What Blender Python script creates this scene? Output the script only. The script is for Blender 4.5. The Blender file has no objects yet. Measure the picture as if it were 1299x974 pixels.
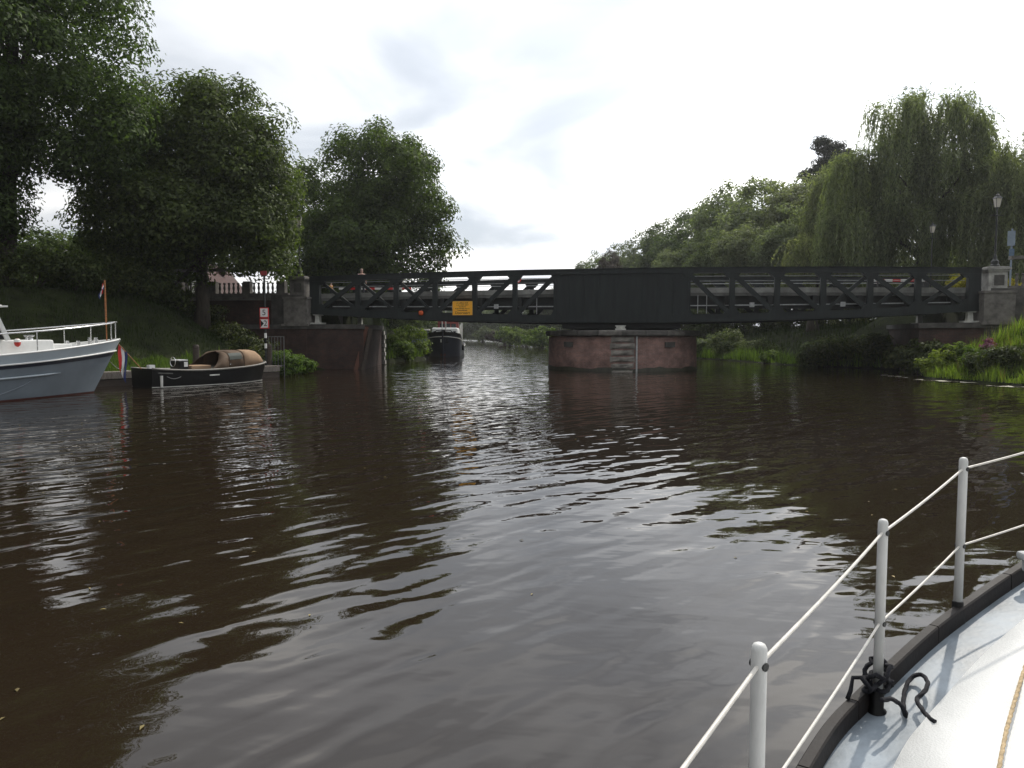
import bpy, bmesh, math, random
import numpy as np
from mathutils import Vector, Matrix, Euler

# ------------------------------------------------------------------ camera, sky, sun, exposure
SC = bpy.context.scene
COL = SC.collection
R = math.radians
F, CX, HZ, H = 940.0, 649.5, 425.0, 2.1        # focal length in photo pixels, centre, horizon row, eye height

cam = bpy.data.cameras.new('camera')
cam.sensor_width = 36.0
cam.lens = 36.0 * F / 1299.0
cam.clip_start = 0.05
cam.clip_end = 6000
camo = bpy.data.objects.new('camera', cam)
COL.objects.link(camo)
camo.location = (0, 0, H)
camo.rotation_euler = (R(90) - math.atan((487 - HZ) / F), 0, 0)
SC.camera = camo

SUN_DIR = Vector((0.36, 0.50, 0.66)).normalized()
sun = bpy.data.lights.new('sun', 'SUN')
sun.energy = 2.4
sun.angle = R(0.9)
sun.color = (1.0, 0.93, 0.82)
suno = bpy.data.objects.new('sun', sun)
COL.objects.link(suno)
suno.rotation_euler = SUN_DIR.to_track_quat('Z', 'Y').to_euler()

SC.view_settings.view_transform = 'Standard'
SC.view_settings.look = 'None'
SC.view_settings.exposure = 0.1
SC.view_settings.gamma = 1.0

W = bpy.data.worlds.new('World')
SC.world = W
W.use_nodes = True
nt = W.node_tree
for n in list(nt.nodes):
    nt.nodes.remove(n)


def wn(t, **kw):
    n = nt.nodes.new(t)
    for k, v in kw.items():
        setattr(n, k, v)
    return n


def wl(a, b):
    nt.links.new(a, b)


out = wn('ShaderNodeOutputWorld')
bg = wn('ShaderNodeBackground')
wl(bg.outputs[0], out.inputs[0])
sky = wn('ShaderNodeTexSky', sky_type='NISHITA', sun_disc=False)
sky.sun_elevation = math.asin(SUN_DIR.z)
sky.sun_rotation = math.atan2(SUN_DIR.x, SUN_DIR.y)
tc = wn('ShaderNodeTexCoord')
sep = wn('ShaderNodeSeparateXYZ')
wl(tc.outputs['Generated'], sep.inputs[0])
za = wn('ShaderNodeMath', operation='MAXIMUM')
wl(sep.outputs['Z'], za.inputs[0])
za.inputs[1].default_value = 0.0
zb = wn('ShaderNodeMath', operation='ADD')
wl(za.outputs[0], zb.inputs[0])
zb.inputs[1].default_value = 0.22
dx = wn('ShaderNodeMath', operation='DIVIDE')
dy = wn('ShaderNodeMath', operation='DIVIDE')
wl(sep.outputs['X'], dx.inputs[0]); wl(zb.outputs[0], dx.inputs[1])
wl(sep.outputs['Y'], dy.inputs[0]); wl(zb.outputs[0], dy.inputs[1])
cmb = wn('ShaderNodeCombineXYZ')
wl(dx.outputs[0], cmb.inputs[0]); wl(dy.outputs[0], cmb.inputs[1])
cmb.inputs[2].default_value = 5.1
cn = wn('ShaderNodeTexNoise')
cn.inputs['Scale'].default_value = 1.5
cn.inputs['Detail'].default_value = 6.0
cn.inputs['Roughness'].default_value = 0.45
cn.inputs['Distortion'].default_value = 0.6
wl(cmb.outputs[0], cn.inputs['Vector'])
ramp = wn('ShaderNodeValToRGB')
ramp.color_ramp.interpolation = 'EASE'
e = ramp.color_ramp.elements
e[0].position = 0.33; e[0].color = (0.51, 0.54, 0.58, 1)
e[1].position = 0.63; e[1].color = (0.95, 0.945, 0.93, 1)
em = e.new(0.46); em.color = (0.61, 0.635, 0.67, 1)
wl(cn.outputs['Fac'], ramp.inputs[0])
# sunlit cloud is brighter round the sun
dot = wn('ShaderNodeVectorMath', operation='DOT_PRODUCT')
wl(tc.outputs['Generated'], dot.inputs[0])
dot.inputs[1].default_value = SUN_DIR
gl = wn('ShaderNodeMapRange')
gl.inputs['From Min'].default_value = -0.9
gl.inputs['From Max'].default_value = 1.0
gl.inputs['To Min'].default_value = 0.0
gl.inputs['To Max'].default_value = 1.0
wl(dot.outputs['Value'], gl.inputs['Value'])
gp = wn('ShaderNodeMath', operation='POWER')
wl(gl.outputs[0], gp.inputs[0]); gp.inputs[1].default_value = 4.0
gm = wn('ShaderNodeMath', operation='MULTIPLY_ADD')
wl(gp.outputs[0], gm.inputs[0]); gm.inputs[1].default_value = 2.1; gm.inputs[2].default_value = 0.70
cl = wn('ShaderNodeVectorMath', operation='SCALE')
wl(ramp.outputs[0], cl.inputs[0]); wl(gm.outputs[0], cl.inputs['Scale'])
sk = wn('ShaderNodeVectorMath', operation='SCALE')
wl(sky.outputs[0], sk.inputs[0]); sk.inputs['Scale'].default_value = 0.07
cov = wn('ShaderNodeMapRange')
cov.inputs['From Min'].default_value = 0.30
cov.inputs['From Max'].default_value = 0.46
cov.inputs['To Min'].default_value = 0.70
cov.inputs['To Max'].default_value = 1.0
wl(cn.outputs['Fac'], cov.inputs['Value'])
mx = wn('ShaderNodeMix', data_type='RGBA')
wl(cov.outputs[0], mx.inputs['Factor']); wl(sk.outputs[0], mx.inputs['A']); wl(cl.outputs[0], mx.inputs['B'])
wl(mx.outputs['Result'], bg.inputs['Color'])
bg.inputs['Strength'].default_value = 1.0

random.seed(7)
rng = np.random.default_rng(11)


# ------------------------------------------------------------------ helpers
def at(u, v, y):
    """photo pixel at a known depth y -> point"""
    a = math.atan((487 - HZ) / F)
    px, pz = (u - CX) / F, -(v - 487) / F
    d = Vector((px, math.cos(a) + pz * math.sin(a), -math.sin(a) + pz * math.cos(a)))
    return Vector((0, 0, H)) + d * (y / d.y)


def onz(u, v, z=0.0):
    """photo pixel on the level z -> point"""
    a = math.atan((487 - HZ) / F)
    px, pz = (u - CX) / F, -(v - 487) / F
    d = Vector((px, math.cos(a) + pz * math.sin(a), -math.sin(a) + pz * math.cos(a)))
    return Vector((0, 0, H)) + d * ((z - H) / d.z)


def resample(path, step):
    path = [Vector(p) for p in path]
    o = [path[0]]
    acc = 0.0
    for a, c in zip(path[:-1], path[1:]):
        L_ = (c - a).length
        k = max(1, int(L_ / step))
        o += [a.lerp(c, (j + 1) / k) for j in range(k)]
    return o


class MB:
    def __init__(self):
        self.v, self.f, self.uv = [], [], None

    def add(self, vs, fs):
        b = len(self.v)
        self.v += [tuple(p) for p in vs]
        self.f += [tuple(i + b for i in f) for f in fs]
        return self

    def box(self, c, s, rot=None, taper=1.0):
        x, y, z = s[0] / 2, s[1] / 2, s[2] / 2
        vs = [Vector((sx * x * (taper if sz > 0 else 1), sy * y * (taper if sz > 0 else 1), sz * z))
              for sz in (-1, 1) for sx, sy in ((-1, -1), (1, -1), (1, 1), (-1, 1))]
        if rot is not None:
            vs = [rot @ p for p in vs]
        c = Vector(c)
        return self.add([p + c for p in vs], [(3, 2, 1, 0), (4, 5, 6, 7), (0, 1, 5, 4), (1, 2, 6, 5), (2, 3, 7, 6), (3, 0, 4, 7)])

    def bar(self, a, b, w, h, up=(0, 0, 1)):
        """box beam from a to b, w across, h along up"""
        a, b = Vector(a), Vector(b)
        d = (b - a)
        L = d.length
        d.normalize()
        s = d.cross(Vector(up))
        if s.length < 1e-5:
            s = d.cross(Vector((0, 1, 0)))
        s.normalize()
        n = s.cross(d)
        M = Matrix((d, s, n)).transposed()
        return self.box((a + b) / 2, (L, w, h), M)

    def tube(self, path, r, n=8, cap=True, lay=0.0):
        path = [Vector(p) for p in path]
        if not hasattr(r, '__len__'):
            r = [r] * len(path)
        base = len(self.v)
        prev = None
        for i, p in enumerate(path):
            t = (path[min(i + 1, len(path) - 1)] - path[max(i - 1, 0)])
            t.normalize()
            if prev is None:
                s = t.cross(Vector((0, 0, 1)))
                if s.length < 1e-3:
                    s = t.cross(Vector((0, 1, 0)))
            else:
                s = prev - t * prev.dot(t)
            s.normalize()
            prev = s
            q = t.cross(s)
            for k in range(n):
                a = 2 * math.pi * k / n
                rk = r[i] * (1 + (0.16 * math.cos(3 * a - lay * i) if lay else 0))
                self.v.append(tuple(p + (s * math.cos(a) + q * math.sin(a)) * rk))
        for i in range(len(path) - 1):
            for k in range(n):
                a, b = base + i * n + k, base + i * n + (k + 1) % n
                self.f.append((a, b, b + n, a + n))
        if cap:
            self.f.append(tuple(base + k for k in range(n))[::-1])
            e = base + (len(path) - 1) * n
            self.f.append(tuple(e + k for k in range(n)))
        return self

    def lathe(self, prof, n=16, c=(0, 0, 0), sq=False):
        """profile [(r,z)] turned about z"""
        base = len(self.v)
        for r, z in prof:
            for k in range(n):
                a = 2 * math.pi * (k + (0.5 if sq else 0)) / n
                self.v.append((c[0] + r * math.cos(a), c[1] + r * math.sin(a), c[2] + z))
        for i in range(len(prof) - 1):
            for k in range(n):
                a, b = base + i * n + k, base + i * n + (k + 1) % n
                self.f.append((a, b, b + n, a + n))
        self.f.append(tuple(base + k for k in range(n))[::-1])
        e = base + (len(prof) - 1) * n
        self.f.append(tuple(e + k for k in range(n)))
        return self

    def prism(self, poly, z0, z1):
        n = len(poly)
        return self.add([(p[0], p[1], z0) for p in poly] + [(p[0], p[1], z1) for p in poly],
                        [tuple(range(n))[::-1], tuple(range(n, 2 * n))] + [(i, (i + 1) % n, n + (i + 1) % n, n + i) for i in range(n)])

    def grid(self, rows, closed=False):
        """rows of points -> quads"""
        base = len(self.v)
        m = len(rows[0])
        for r in rows:
            self.v += [tuple(p) for p in r]
        for i in range(len(rows) - 1):
            for k in range(m if closed else m - 1):
                a, b = base + i * m + k, base + i * m + (k + 1) % m
                self.f.append((a, b, b + m, a + m))
        return self

    def mesh(self, name):
        me = bpy.data.meshes.new(name)
        me.from_pydata(self.v, [], self.f)
        bm = bmesh.new()
        bm.from_mesh(me)
        bmesh.ops.recalc_face_normals(bm, faces=bm.faces)
        bm.to_mesh(me)
        bm.free()
        return me


def link(name, me, m, parent=None, loc=None, rot=None, smooth=False, bevel=0):
    if m is not None and not me.materials:
        me.materials.append(m)
    o = bpy.data.objects.new(name, me)
    COL.objects.link(o)
    if parent is not None:
        o.parent = parent
    if loc is not None:
        o.location = loc
    if rot is not None:
        o.rotation_euler = rot
    if smooth:
        me.polygons.foreach_set('use_smooth', [True] * len(me.polygons))
    if bevel:
        b = o.modifiers.new('bevel', 'BEVEL')
        b.width = bevel
        b.segments = 2
        b.limit_method = 'ANGLE'
    return o


def put(name, mb, m, parent=None, **kw):
    return link(name, mb.mesh(name), m, parent, **kw)


def tag(o, label=None, cat=None, group=None, kind=None):
    if label: o['label'] = label
    if cat: o['category'] = cat
    if group: o['group'] = group
    if kind: o['kind'] = kind
    return o


def empty(name, loc=(0, 0, 0), rz=0.0, label=None, cat=None, group=None):
    o = bpy.data.objects.new(name, None)
    o.empty_display_size = 0.2
    COL.objects.link(o)
    o.location = loc
    o.rotation_euler = (0, 0, rz)
    return tag(o, label, cat, group)


def copy_tree(o, parent=None):
    c = o.copy()
    COL.objects.link(c)
    c.parent = parent
    for ch in o.children:
        copy_tree(ch, c)
    return c


def np_mesh(name, v, quads):
    me = bpy.data.meshes.new(name)
    v = np.asarray(v, np.float32)
    quads = np.asarray(quads, np.int32)
    n, k = quads.shape
    me.vertices.add(len(v))
    me.vertices.foreach_set('co', v.ravel())
    me.loops.add(n * k)
    me.loops.foreach_set('vertex_index', quads.ravel())
    me.polygons.add(n)
    me.polygons.foreach_set('loop_start', np.arange(0, n * k, k, dtype=np.int32))
    me.polygons.foreach_set('loop_total', np.full(n, k, np.int32))
    me.update(calc_edges=True)
    return me


# ------------------------------------------------------------------ materials
MATS = {}


def newmat(name):
    m = bpy.data.materials.new(name)
    m.use_nodes = True
    MATS[name] = m
    t = m.node_tree
    b = t.nodes['Principled BSDF']
    return m, t, b


def pm(name, col, rough=0.6, var=0.25, scale=4.0, bump=0.0, bscale=30.0, metal=0.0, col2=None, stretch=(1, 1, 1), spec=0.5, grime=0.0):
    """painted / weathered surface: base colour broken up by noise, optional second colour and bump"""
    m, t, b = newmat(name)
    N, L = t.nodes.new, t.links.new
    co = N('ShaderNodeTexCoord')
    mp = N('ShaderNodeMapping')
    mp.inputs['Scale'].default_value = stretch
    L(co.outputs['Object'], mp.inputs['Vector'])
    nz = N('ShaderNodeTexNoise')
    nz.inputs['Scale'].default_value = scale
    nz.inputs['Detail'].default_value = 6
    nz.inputs['Roughness'].default_value = 0.62
    L(mp.outputs[0], nz.inputs['Vector'])
    r = N('ShaderNodeValToRGB')
    c2 = col2 or tuple(c * (1 + var) for c in col)
    r.color_ramp.elements[0].position = 0.34
    r.color_ramp.elements[1].position = 0.66
    r.color_ramp.elements[0].color = (*[c * (1 - var) for c in col], 1)
    r.color_ramp.elements[1].color = (*c2, 1)
    L(nz.outputs['Fac'], r.inputs[0])
    L(r.outputs[0], b.inputs['Base Color'])
    rr = N('ShaderNodeMapRange')
    rr.inputs['To Min'].default_value = max(0.02, rough - 0.12)
    rr.inputs['To Max'].default_value = min(1, rough + 0.12)
    L(nz.outputs['Fac'], rr.inputs['Value'])
    L(rr.outputs[0], b.inputs['Roughness'])
    b.inputs['Metallic'].default_value = metal
    b.inputs['Specular IOR Level'].default_value = spec
    if bump:
        n2 = N('ShaderNodeTexNoise')
        n2.inputs['Scale'].default_value = bscale
        n2.inputs['Detail'].default_value = 5
        L(mp.outputs[0], n2.inputs['Vector'])
        bp = N('ShaderNodeBump')
        bp.inputs['Distance'].default_value = bump
        bp.inputs['Strength'].default_value = 0.7
        L(n2.outputs['Fac'], bp.inputs['Height'])
        L(bp.outputs[0], b.inputs['Normal'])
    return m


def brick_mat(name, c1, c2, mortar, uv=False):
    m, t, b = newmat(name)
    N, L = t.nodes.new, t.links.new
    co = N('ShaderNodeTexCoord')
    if uv:
        vec = co.outputs['UV']
    else:
        s = N('ShaderNodeSeparateXYZ')
        L(co.outputs['Object'], s.inputs[0])
        a = N('ShaderNodeMath')
        L(s.outputs[0], a.inputs[0]); L(s.outputs[1], a.inputs[1])
        c = N('ShaderNodeCombineXYZ')
        L(a.outputs[0], c.inputs[0]); L(s.outputs[2], c.inputs[1])
        vec = c.outputs[0]
    bt = N('ShaderNodeTexBrick')
    bt.inputs['Scale'].default_value = 1.0
    bt.inputs['Brick Width'].default_value = 0.23
    bt.inputs['Row Height'].default_value = 0.075
    bt.inputs['Mortar Size'].default_value = 0.008
    bt.inputs['Color1'].default_value = (*c1, 1)
    bt.inputs['Color2'].default_value = (*c2, 1)
    bt.inputs['Mortar'].default_value = (*mortar, 1)
    L(vec, bt.inputs['Vector'])
    nz = N('ShaderNodeTexNoise')
    nz.inputs['Scale'].default_value = 1.1
    nz.inputs['Detail'].default_value = 8
    nz.inputs['Roughness'].default_value = 0.7
    L(co.outputs['Object'], nz.inputs['Vector'])
    r = N('ShaderNodeValToRGB')
    r.color_ramp.elements[0].position = 0.3
    r.color_ramp.elements[1].position = 0.7
    r.color_ramp.elements[0].color = (0.35, 0.34, 0.33, 1)
    r.color_ramp.elements[1].color = (1.25, 1.2, 1.2, 1)
    L(nz.outputs['Fac'], r.inputs[0])
    mm = N('ShaderNodeMix')
    mm.data_type = 'RGBA'
    mm.blend_type = 'MULTIPLY'
    mm.inputs['Factor'].default_value = 1
    L(bt.outputs['Color'], mm.inputs['A']); L(r.outputs[0], mm.inputs['B'])
    L(mm.outputs['Result'], b.inputs['Base Color'])
    b.inputs['Roughness'].default_value = 0.85
    bp = N('ShaderNodeBump')
    bp.inputs['Distance'].default_value = 0.01
    L(bt.outputs['Fac'], bp.inputs['Height'])
    bp.invert = True
    L(bp.outputs[0], b.inputs['Normal'])
    return m


def leaf_mat(name, dark, light, trans=0.35, rough=0.6):
    """leaves: every leaf its own tone, patches of tone through the crown, light passing through"""
    m, t, b = newmat(name)
    N, L = t.nodes.new, t.links.new
    g = N('ShaderNodeNewGeometry')
    co = N('ShaderNodeTexCoord')
    oi = N('ShaderNodeObjectInfo')
    nz = N('ShaderNodeTexNoise')
    nz.inputs['Scale'].default_value = 0.55
    nz.inputs['Detail'].default_value = 3
    L(co.outputs['Object'], nz.inputs['Vector'])
    a = N('ShaderNodeMath'); a.operation = 'MULTIPLY_ADD'
    L(g.outputs['Random Per Island'], a.inputs[0]); a.inputs[1].default_value = 0.65
    n2 = N('ShaderNodeMath'); n2.operation = 'MULTIPLY'
    L(nz.outputs['Fac'], n2.inputs[0]); n2.inputs[1].default_value = 0.45
    L(n2.outputs[0], a.inputs[2])
    r = N('ShaderNodeValToRGB')
    r.color_ramp.elements[0].position = 0.15
    r.color_ramp.elements[1].position = 0.85
    r.color_ramp.elements[0].color = (*dark, 1)
    r.color_ramp.elements[1].color = (*light, 1)
    L(a.outputs[0], r.inputs[0])
    hs = N('ShaderNodeHueSaturation')
    ov = N('ShaderNodeMapRange')
    ov.inputs['To Min'].default_value = 0.485
    ov.inputs['To Max'].default_value = 0.515
    L(oi.outputs['Random'], ov.inputs['Value'])
    L(ov.outputs[0], hs.inputs['Hue'])
    L(r.outputs[0], hs.inputs['Color'])
    L(hs.outputs[0], b.inputs['Base Color'])
    b.inputs['Roughness'].default_value = rough
    b.inputs['Specular IOR Level'].default_value = 0.22
    tr = N('ShaderNodeBsdfTranslucent')
    br = N('ShaderNodeMix'); br.data_type = 'RGBA'; br.blend_type = 'MULTIPLY'
    br.inputs['Factor'].default_value = 1
    L(hs.outputs[0], br.inputs['A']); br.inputs['B'].default_value = (1.5, 1.7, 0.6, 1)
    L(br.outputs['Result'], tr.inputs['Color'])
    ms = N('ShaderNodeMixShader')
    ms.inputs[0].default_value = trans
    outn = t.nodes['Material Output']
    L(b.outputs[0], ms.inputs[1]); L(tr.outputs[0], ms.inputs[2])
    L(ms.outputs[0], outn.inputs['Surface'])
    return m


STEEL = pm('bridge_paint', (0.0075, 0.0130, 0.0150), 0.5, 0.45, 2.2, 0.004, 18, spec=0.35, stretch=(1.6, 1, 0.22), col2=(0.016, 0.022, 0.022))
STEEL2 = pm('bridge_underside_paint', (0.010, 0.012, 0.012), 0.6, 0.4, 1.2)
RIVET = STEEL
CONC = pm('pale_concrete', (0.33, 0.33, 0.31), 0.8, 0.3, 2.0, 0.006, 14)
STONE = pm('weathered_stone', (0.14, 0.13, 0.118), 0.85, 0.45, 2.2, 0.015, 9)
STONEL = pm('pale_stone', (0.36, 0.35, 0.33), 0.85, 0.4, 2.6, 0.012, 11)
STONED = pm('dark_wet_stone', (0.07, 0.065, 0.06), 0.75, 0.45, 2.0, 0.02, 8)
BRICK = brick_mat('wall_brick', (0.085, 0.040, 0.030), (0.055, 0.032, 0.027), (0.06, 0.052, 0.047))  # darkened brick; the bridge's shade on the abutments is in this colour
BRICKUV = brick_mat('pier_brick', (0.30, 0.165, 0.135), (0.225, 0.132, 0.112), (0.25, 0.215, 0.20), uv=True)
ASPH = pm('asphalt', (0.05, 0.05, 0.05), 0.9, 0.3, 3)
PIPE = pm('galvanised_pipe', (0.42, 0.43, 0.43), 0.5, 0.25, 6)
WHITE = pm('white_paint', (0.72, 0.72, 0.70), 0.4, 0.08, 3)
OFFWH = pm('offwhite_paint', (0.62, 0.61, 0.57), 0.5, 0.15, 3)
RED = pm('red_paint', (0.5, 0.03, 0.025), 0.45, 0.15, 4)
YEL = pm('yellow_board', (0.92, 0.44, 0.02), 0.5, 0.05, 5)
BLACK = pm('black_paint', (0.006, 0.006, 0.006), 0.4, 0.3, 4, spec=0.25)
WOODD = pm('dark_wood', (0.045, 0.033, 0.025), 0.75, 0.45, 4, 0.004, 30, stretch=(1, 1, 6))
WOODG = pm('grey_timber', (0.16, 0.14, 0.12), 0.85, 0.4, 5, 0.004, 30, stretch=(6, 1, 1))
CHROME = pm('stainless_tube', (0.62, 0.62, 0.62), 0.25, 0.08, 5, metal=0.85)
GLASS = pm('dark_window_glass', (0.02, 0.025, 0.03), 0.06, 0.2, 2, spec=0.8)
IRON = pm('dark_iron', (0.012, 0.014, 0.014), 0.5, 0.4, 6)
HULLB = pm('blue_grey_hull', (0.155, 0.185, 0.215), 0.4, 0.12, 0.8, 0.002, 3)
HULLL = pm('light_blue_hull', (0.36, 0.41, 0.45), 0.35, 0.08, 1.0)
NAVY = pm('navy_paint', (0.012, 0.016, 0.03), 0.35, 0.2, 2)
REDBR = pm('red_antifouling', (0.065, 0.016, 0.012), 0.6, 0.3, 3)
TAN = pm('tan_canvas', (0.32, 0.22, 0.145), 0.95, 0.10, 3, 0.012, 3.5, spec=0.1)
TEAK = pm('varnished_wood', (0.28, 0.11, 0.035), 0.4, 0.3, 5, stretch=(1, 1, 5))
MAHOG = pm('mahogany_red', (0.20, 0.03, 0.025), 0.4, 0.3, 4)
FBLUE = pm('flag_blue', (0.02, 0.03, 0.12), 0.8, 0.1, 4)
FRED = pm('flag_red', (0.55, 0.03, 0.03), 0.8, 0.1, 4)
FWHITE = pm('flag_white', (0.7, 0.7, 0.7), 0.8, 0.05, 4)
BARK = pm('bark', (0.05, 0.04, 0.03), 0.9, 0.45, 3, 0.03, 12, stretch=(3, 3, 0.7))
L_ASH = leaf_mat('ash_leaves', (0.020, 0.034, 0.012), (0.100, 0.140, 0.044), 0.42)
L_MID = leaf_mat('mid_leaves', (0.036, 0.052, 0.027), (0.135, 0.165, 0.085), 0.38)
L_PALE = leaf_mat('pale_grey_leaves', (0.070, 0.086, 0.054), (0.230, 0.255, 0.170), 0.42)
L_WIL = leaf_mat('willow_leaves', (0.052, 0.066, 0.038), (0.235, 0.255, 0.155), 0.46)
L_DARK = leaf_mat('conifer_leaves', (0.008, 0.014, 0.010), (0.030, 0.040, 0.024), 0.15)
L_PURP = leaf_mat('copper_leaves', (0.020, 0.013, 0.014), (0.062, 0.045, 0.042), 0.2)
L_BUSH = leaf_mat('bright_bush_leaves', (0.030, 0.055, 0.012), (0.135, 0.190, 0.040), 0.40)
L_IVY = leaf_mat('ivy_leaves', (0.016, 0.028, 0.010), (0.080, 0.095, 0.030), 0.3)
L_YEL = leaf_mat('yellow_leaves', (0.14, 0.12, 0.01), (0.42, 0.34, 0.03), 0.4)
L_GRASS = leaf_mat('grass_blades', (0.035, 0.058, 0.012), (0.130, 0.185, 0.035), 0.4)
L_PINK = leaf_mat('pink_flowers', (0.14, 0.05, 0.10), (0.32, 0.12, 0.22), 0.3)
L_REED = leaf_mat('reed_leaves', (0.050, 0.078, 0.014), (0.21, 0.27, 0.055), 0.5)
L_TURF = leaf_mat('shaded_turf', (0.008, 0.014, 0.004), (0.034, 0.052, 0.011), 0.4)  # darker grass colour; tree shade on the bank is put into it

# ------------------------------------------------------------------ banks: where water ends
LEFT = [(-60, -200), (-43.0, -5), (-36.0, 4.4), (-17.8, 28.8), (-13.6, 35.2), (-12.4, 37.6), (-12.2, 41), (-13.4, 45.6), (-9.4, 46.2), (-9.6, 53.4),
        (-9.9, 57), (-7.6, 63.0), (-7.9, 66), (-10.2, 74), (-12, 92), (-17, 135), (-30, 280), (-70, 420), (-160, 600)]
RIGHT = [(34, -200), (24.5, 5), (22.2, 22), (21.0, 30.4), (19.9, 35.6), (20.6, 37.2), (23.6, 39.8), (24.6, 44), (21.6, 47.4), (19.2, 52), (18.6, 57),
         (16.8, 66), (13.5, 90), (6.4, 122), (0.5, 185), (-9.5, 285), (-45, 420), (-130, 600)]


def interp_x(P, y):
    ys = np.array([p[1] for p in P], float)
    xs = np.array([p[0] for p in P], float)
    return np.interp(y, ys, xs)


def seg_dist(X, Y, P):
    d = np.full(X.shape, 1e9)
    for (x0, y0), (x1, y1) in zip(P[:-1], P[1:]):
        vx, vy = x1 - x0, y1 - y0
        t = np.clip(((X - x0) * vx + (Y - y0) * vy) / (vx * vx + vy * vy), 0, 1)
        d = np.minimum(d, np.hypot(X - x0 - t * vx, Y - y0 - t * vy))
    return d


def sstep(t):
    t = np.clip(t, 0, 1)
    return t * t * (3 - 2 * t)


# bridge frame: s along the bridge (left to right), w across it (away from us)
BA = R(9.4)
BC = Vector((6.36, 43.5, 0))
SA = Vector((math.cos(BA), -math.sin(BA), 0))
WA = Vector((math.sin(BA), math.cos(BA), 0))
ROAD_Z = 4.62


def bp(s, w, z):
    return BC + SA * s + WA * w + Vector((0, 0, z))


def bump_noise(X, Y):
    return (np.sin(X * 0.7 + 1.3 * np.sin(Y * 0.31)) * np.sin(Y * 0.53 + 1.1 * np.sin(X * 0.23)) * 0.5
            + np.sin(X * 1.9 + Y * 0.7) * np.sin(Y * 1.7 - X * 0.6) * 0.25)


def ground_z(X, Y):
    X = np.asarray(X, float)
    Y = np.asarray(Y, float)
    xl, xr = interp_x(LEFT, Y), interp_x(RIGHT, Y)
    dl, dr = seg_dist(X, Y, LEFT), seg_dist(X, Y, RIGHT)
    land_l, land_r = X < xl, X > xr
    zl = 0.30 + np.where(Y < 52, 4.1, 2.6) * sstep(dl / np.where(Y < 52, 9.5, 12.0))
    zr = 0.12 + np.where(Y < 52, 3.6, 2.6) * sstep(dr / np.where(Y < 52, 6.6, 12.0))
    z = np.where(land_l, zl, np.where(land_r, zr, -0.25 - 1.3 * sstep(np.minimum(dl, dr) / 3.5)))
    land = land_l | land_r
    z = z + np.where(land, bump_noise(X, Y) * 0.16 * sstep(np.where(land_l, dl, dr) / 2.5), 0)
    # embankment that carries the road on both sides
    s = (X - BC.x) * SA.x + (Y - BC.y) * SA.y
    w = (X - BC.x) * WA.x + (Y - BC.y) * WA.y
    on = land & (np.abs(s) > 19.3) & (w > 0.2) & (w < 9.5)
    z = np.where(on, ROAD_Z - 0.06, z)
    side = land & (np.abs(s) > 19.3) & (w >= 9.5) & (w < 20)
    z = np.where(side, np.maximum(z, ROAD_Z - 0.06 - (w - 9.5) * 0.3), z)
    return z


def axis(parts):
    return np.unique(np.concatenate(parts))


gx = axis([np.linspace(-1800, -150, 12), np.linspace(-150, -48, 35), np.arange(-48, 48, 0.55), np.linspace(48, 150, 35), np.linspace(150, 1800, 12)])
gy = axis([np.linspace(-400, -20, 12), np.linspace(-20, 10, 20), np.arange(10, 72, 0.5), np.arange(72, 160, 2.0), np.linspace(160, 640, 60), np.linspace(640, 3500, 14)])
GX, GY = np.meshgrid(gx, gy)
GZ = ground_z(GX, GY)
nx, ny = len(gx), len(gy)
idx = np.arange(nx * ny).reshape(ny, nx)
quads = np.stack([idx[:-1, :-1], idx[:-1, 1:], idx[1:, 1:], idx[1:, :-1]], -1).reshape(-1, 4)
me = np_mesh('ground', np.stack([GX, GY, GZ], -1).reshape(-1, 3), quads)
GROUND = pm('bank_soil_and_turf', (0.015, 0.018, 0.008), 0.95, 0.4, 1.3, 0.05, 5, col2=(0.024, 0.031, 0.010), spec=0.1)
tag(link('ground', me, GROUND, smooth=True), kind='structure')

# ------------------------------------------------------------------ water
m, t, b = newmat('river_water')
N, L = t.nodes.new, t.links.new
co = N('ShaderNodeTexCoord')


def wave(rot, sx, sy, scale, detail, amp, dist=0.0, zoff=0.0, rough=0.5):
    mp = N('ShaderNodeMapping')
    mp.vector_type = 'TEXTURE'
    mp.inputs['Rotation'].default_value = (0, 0, R(rot))
    mp.inputs['Scale'].default_value = (sx, sy, 1)
    mp.inputs['Location'].default_value = (3.1 * zoff, 1.7 * zoff, zoff)
    L(co.outputs['Object'], mp.inputs['Vector'])
    n = N('ShaderNodeTexNoise')
    n.inputs['Scale'].default_value = scale
    n.inputs['Detail'].default_value = detail
    n.inputs['Roughness'].default_value = rough
    n.inputs['Distortion'].default_value = dist
    L(mp.outputs[0], n.inputs['Vector'])
    mu = N('ShaderNodeMath')
    mu.operation = 'MULTIPLY'
    L(n.outputs['Fac'], mu.inputs[0])
    mu.inputs[1].default_value = amp
    return mu.outputs[0]


def addn(a, c):
    n = N('ShaderNodeMath')
    n.operation = 'ADD'
    L(a, n.inputs[0]); L(c, n.inputs[1])
    return n.outputs[0]


def muln(a, c):
    n = N('ShaderNodeMath')
    n.operation = 'MULTIPLY'
    L(a, n.inputs[0]); L(c, n.inputs[1])
    return n.outputs[0]


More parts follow.
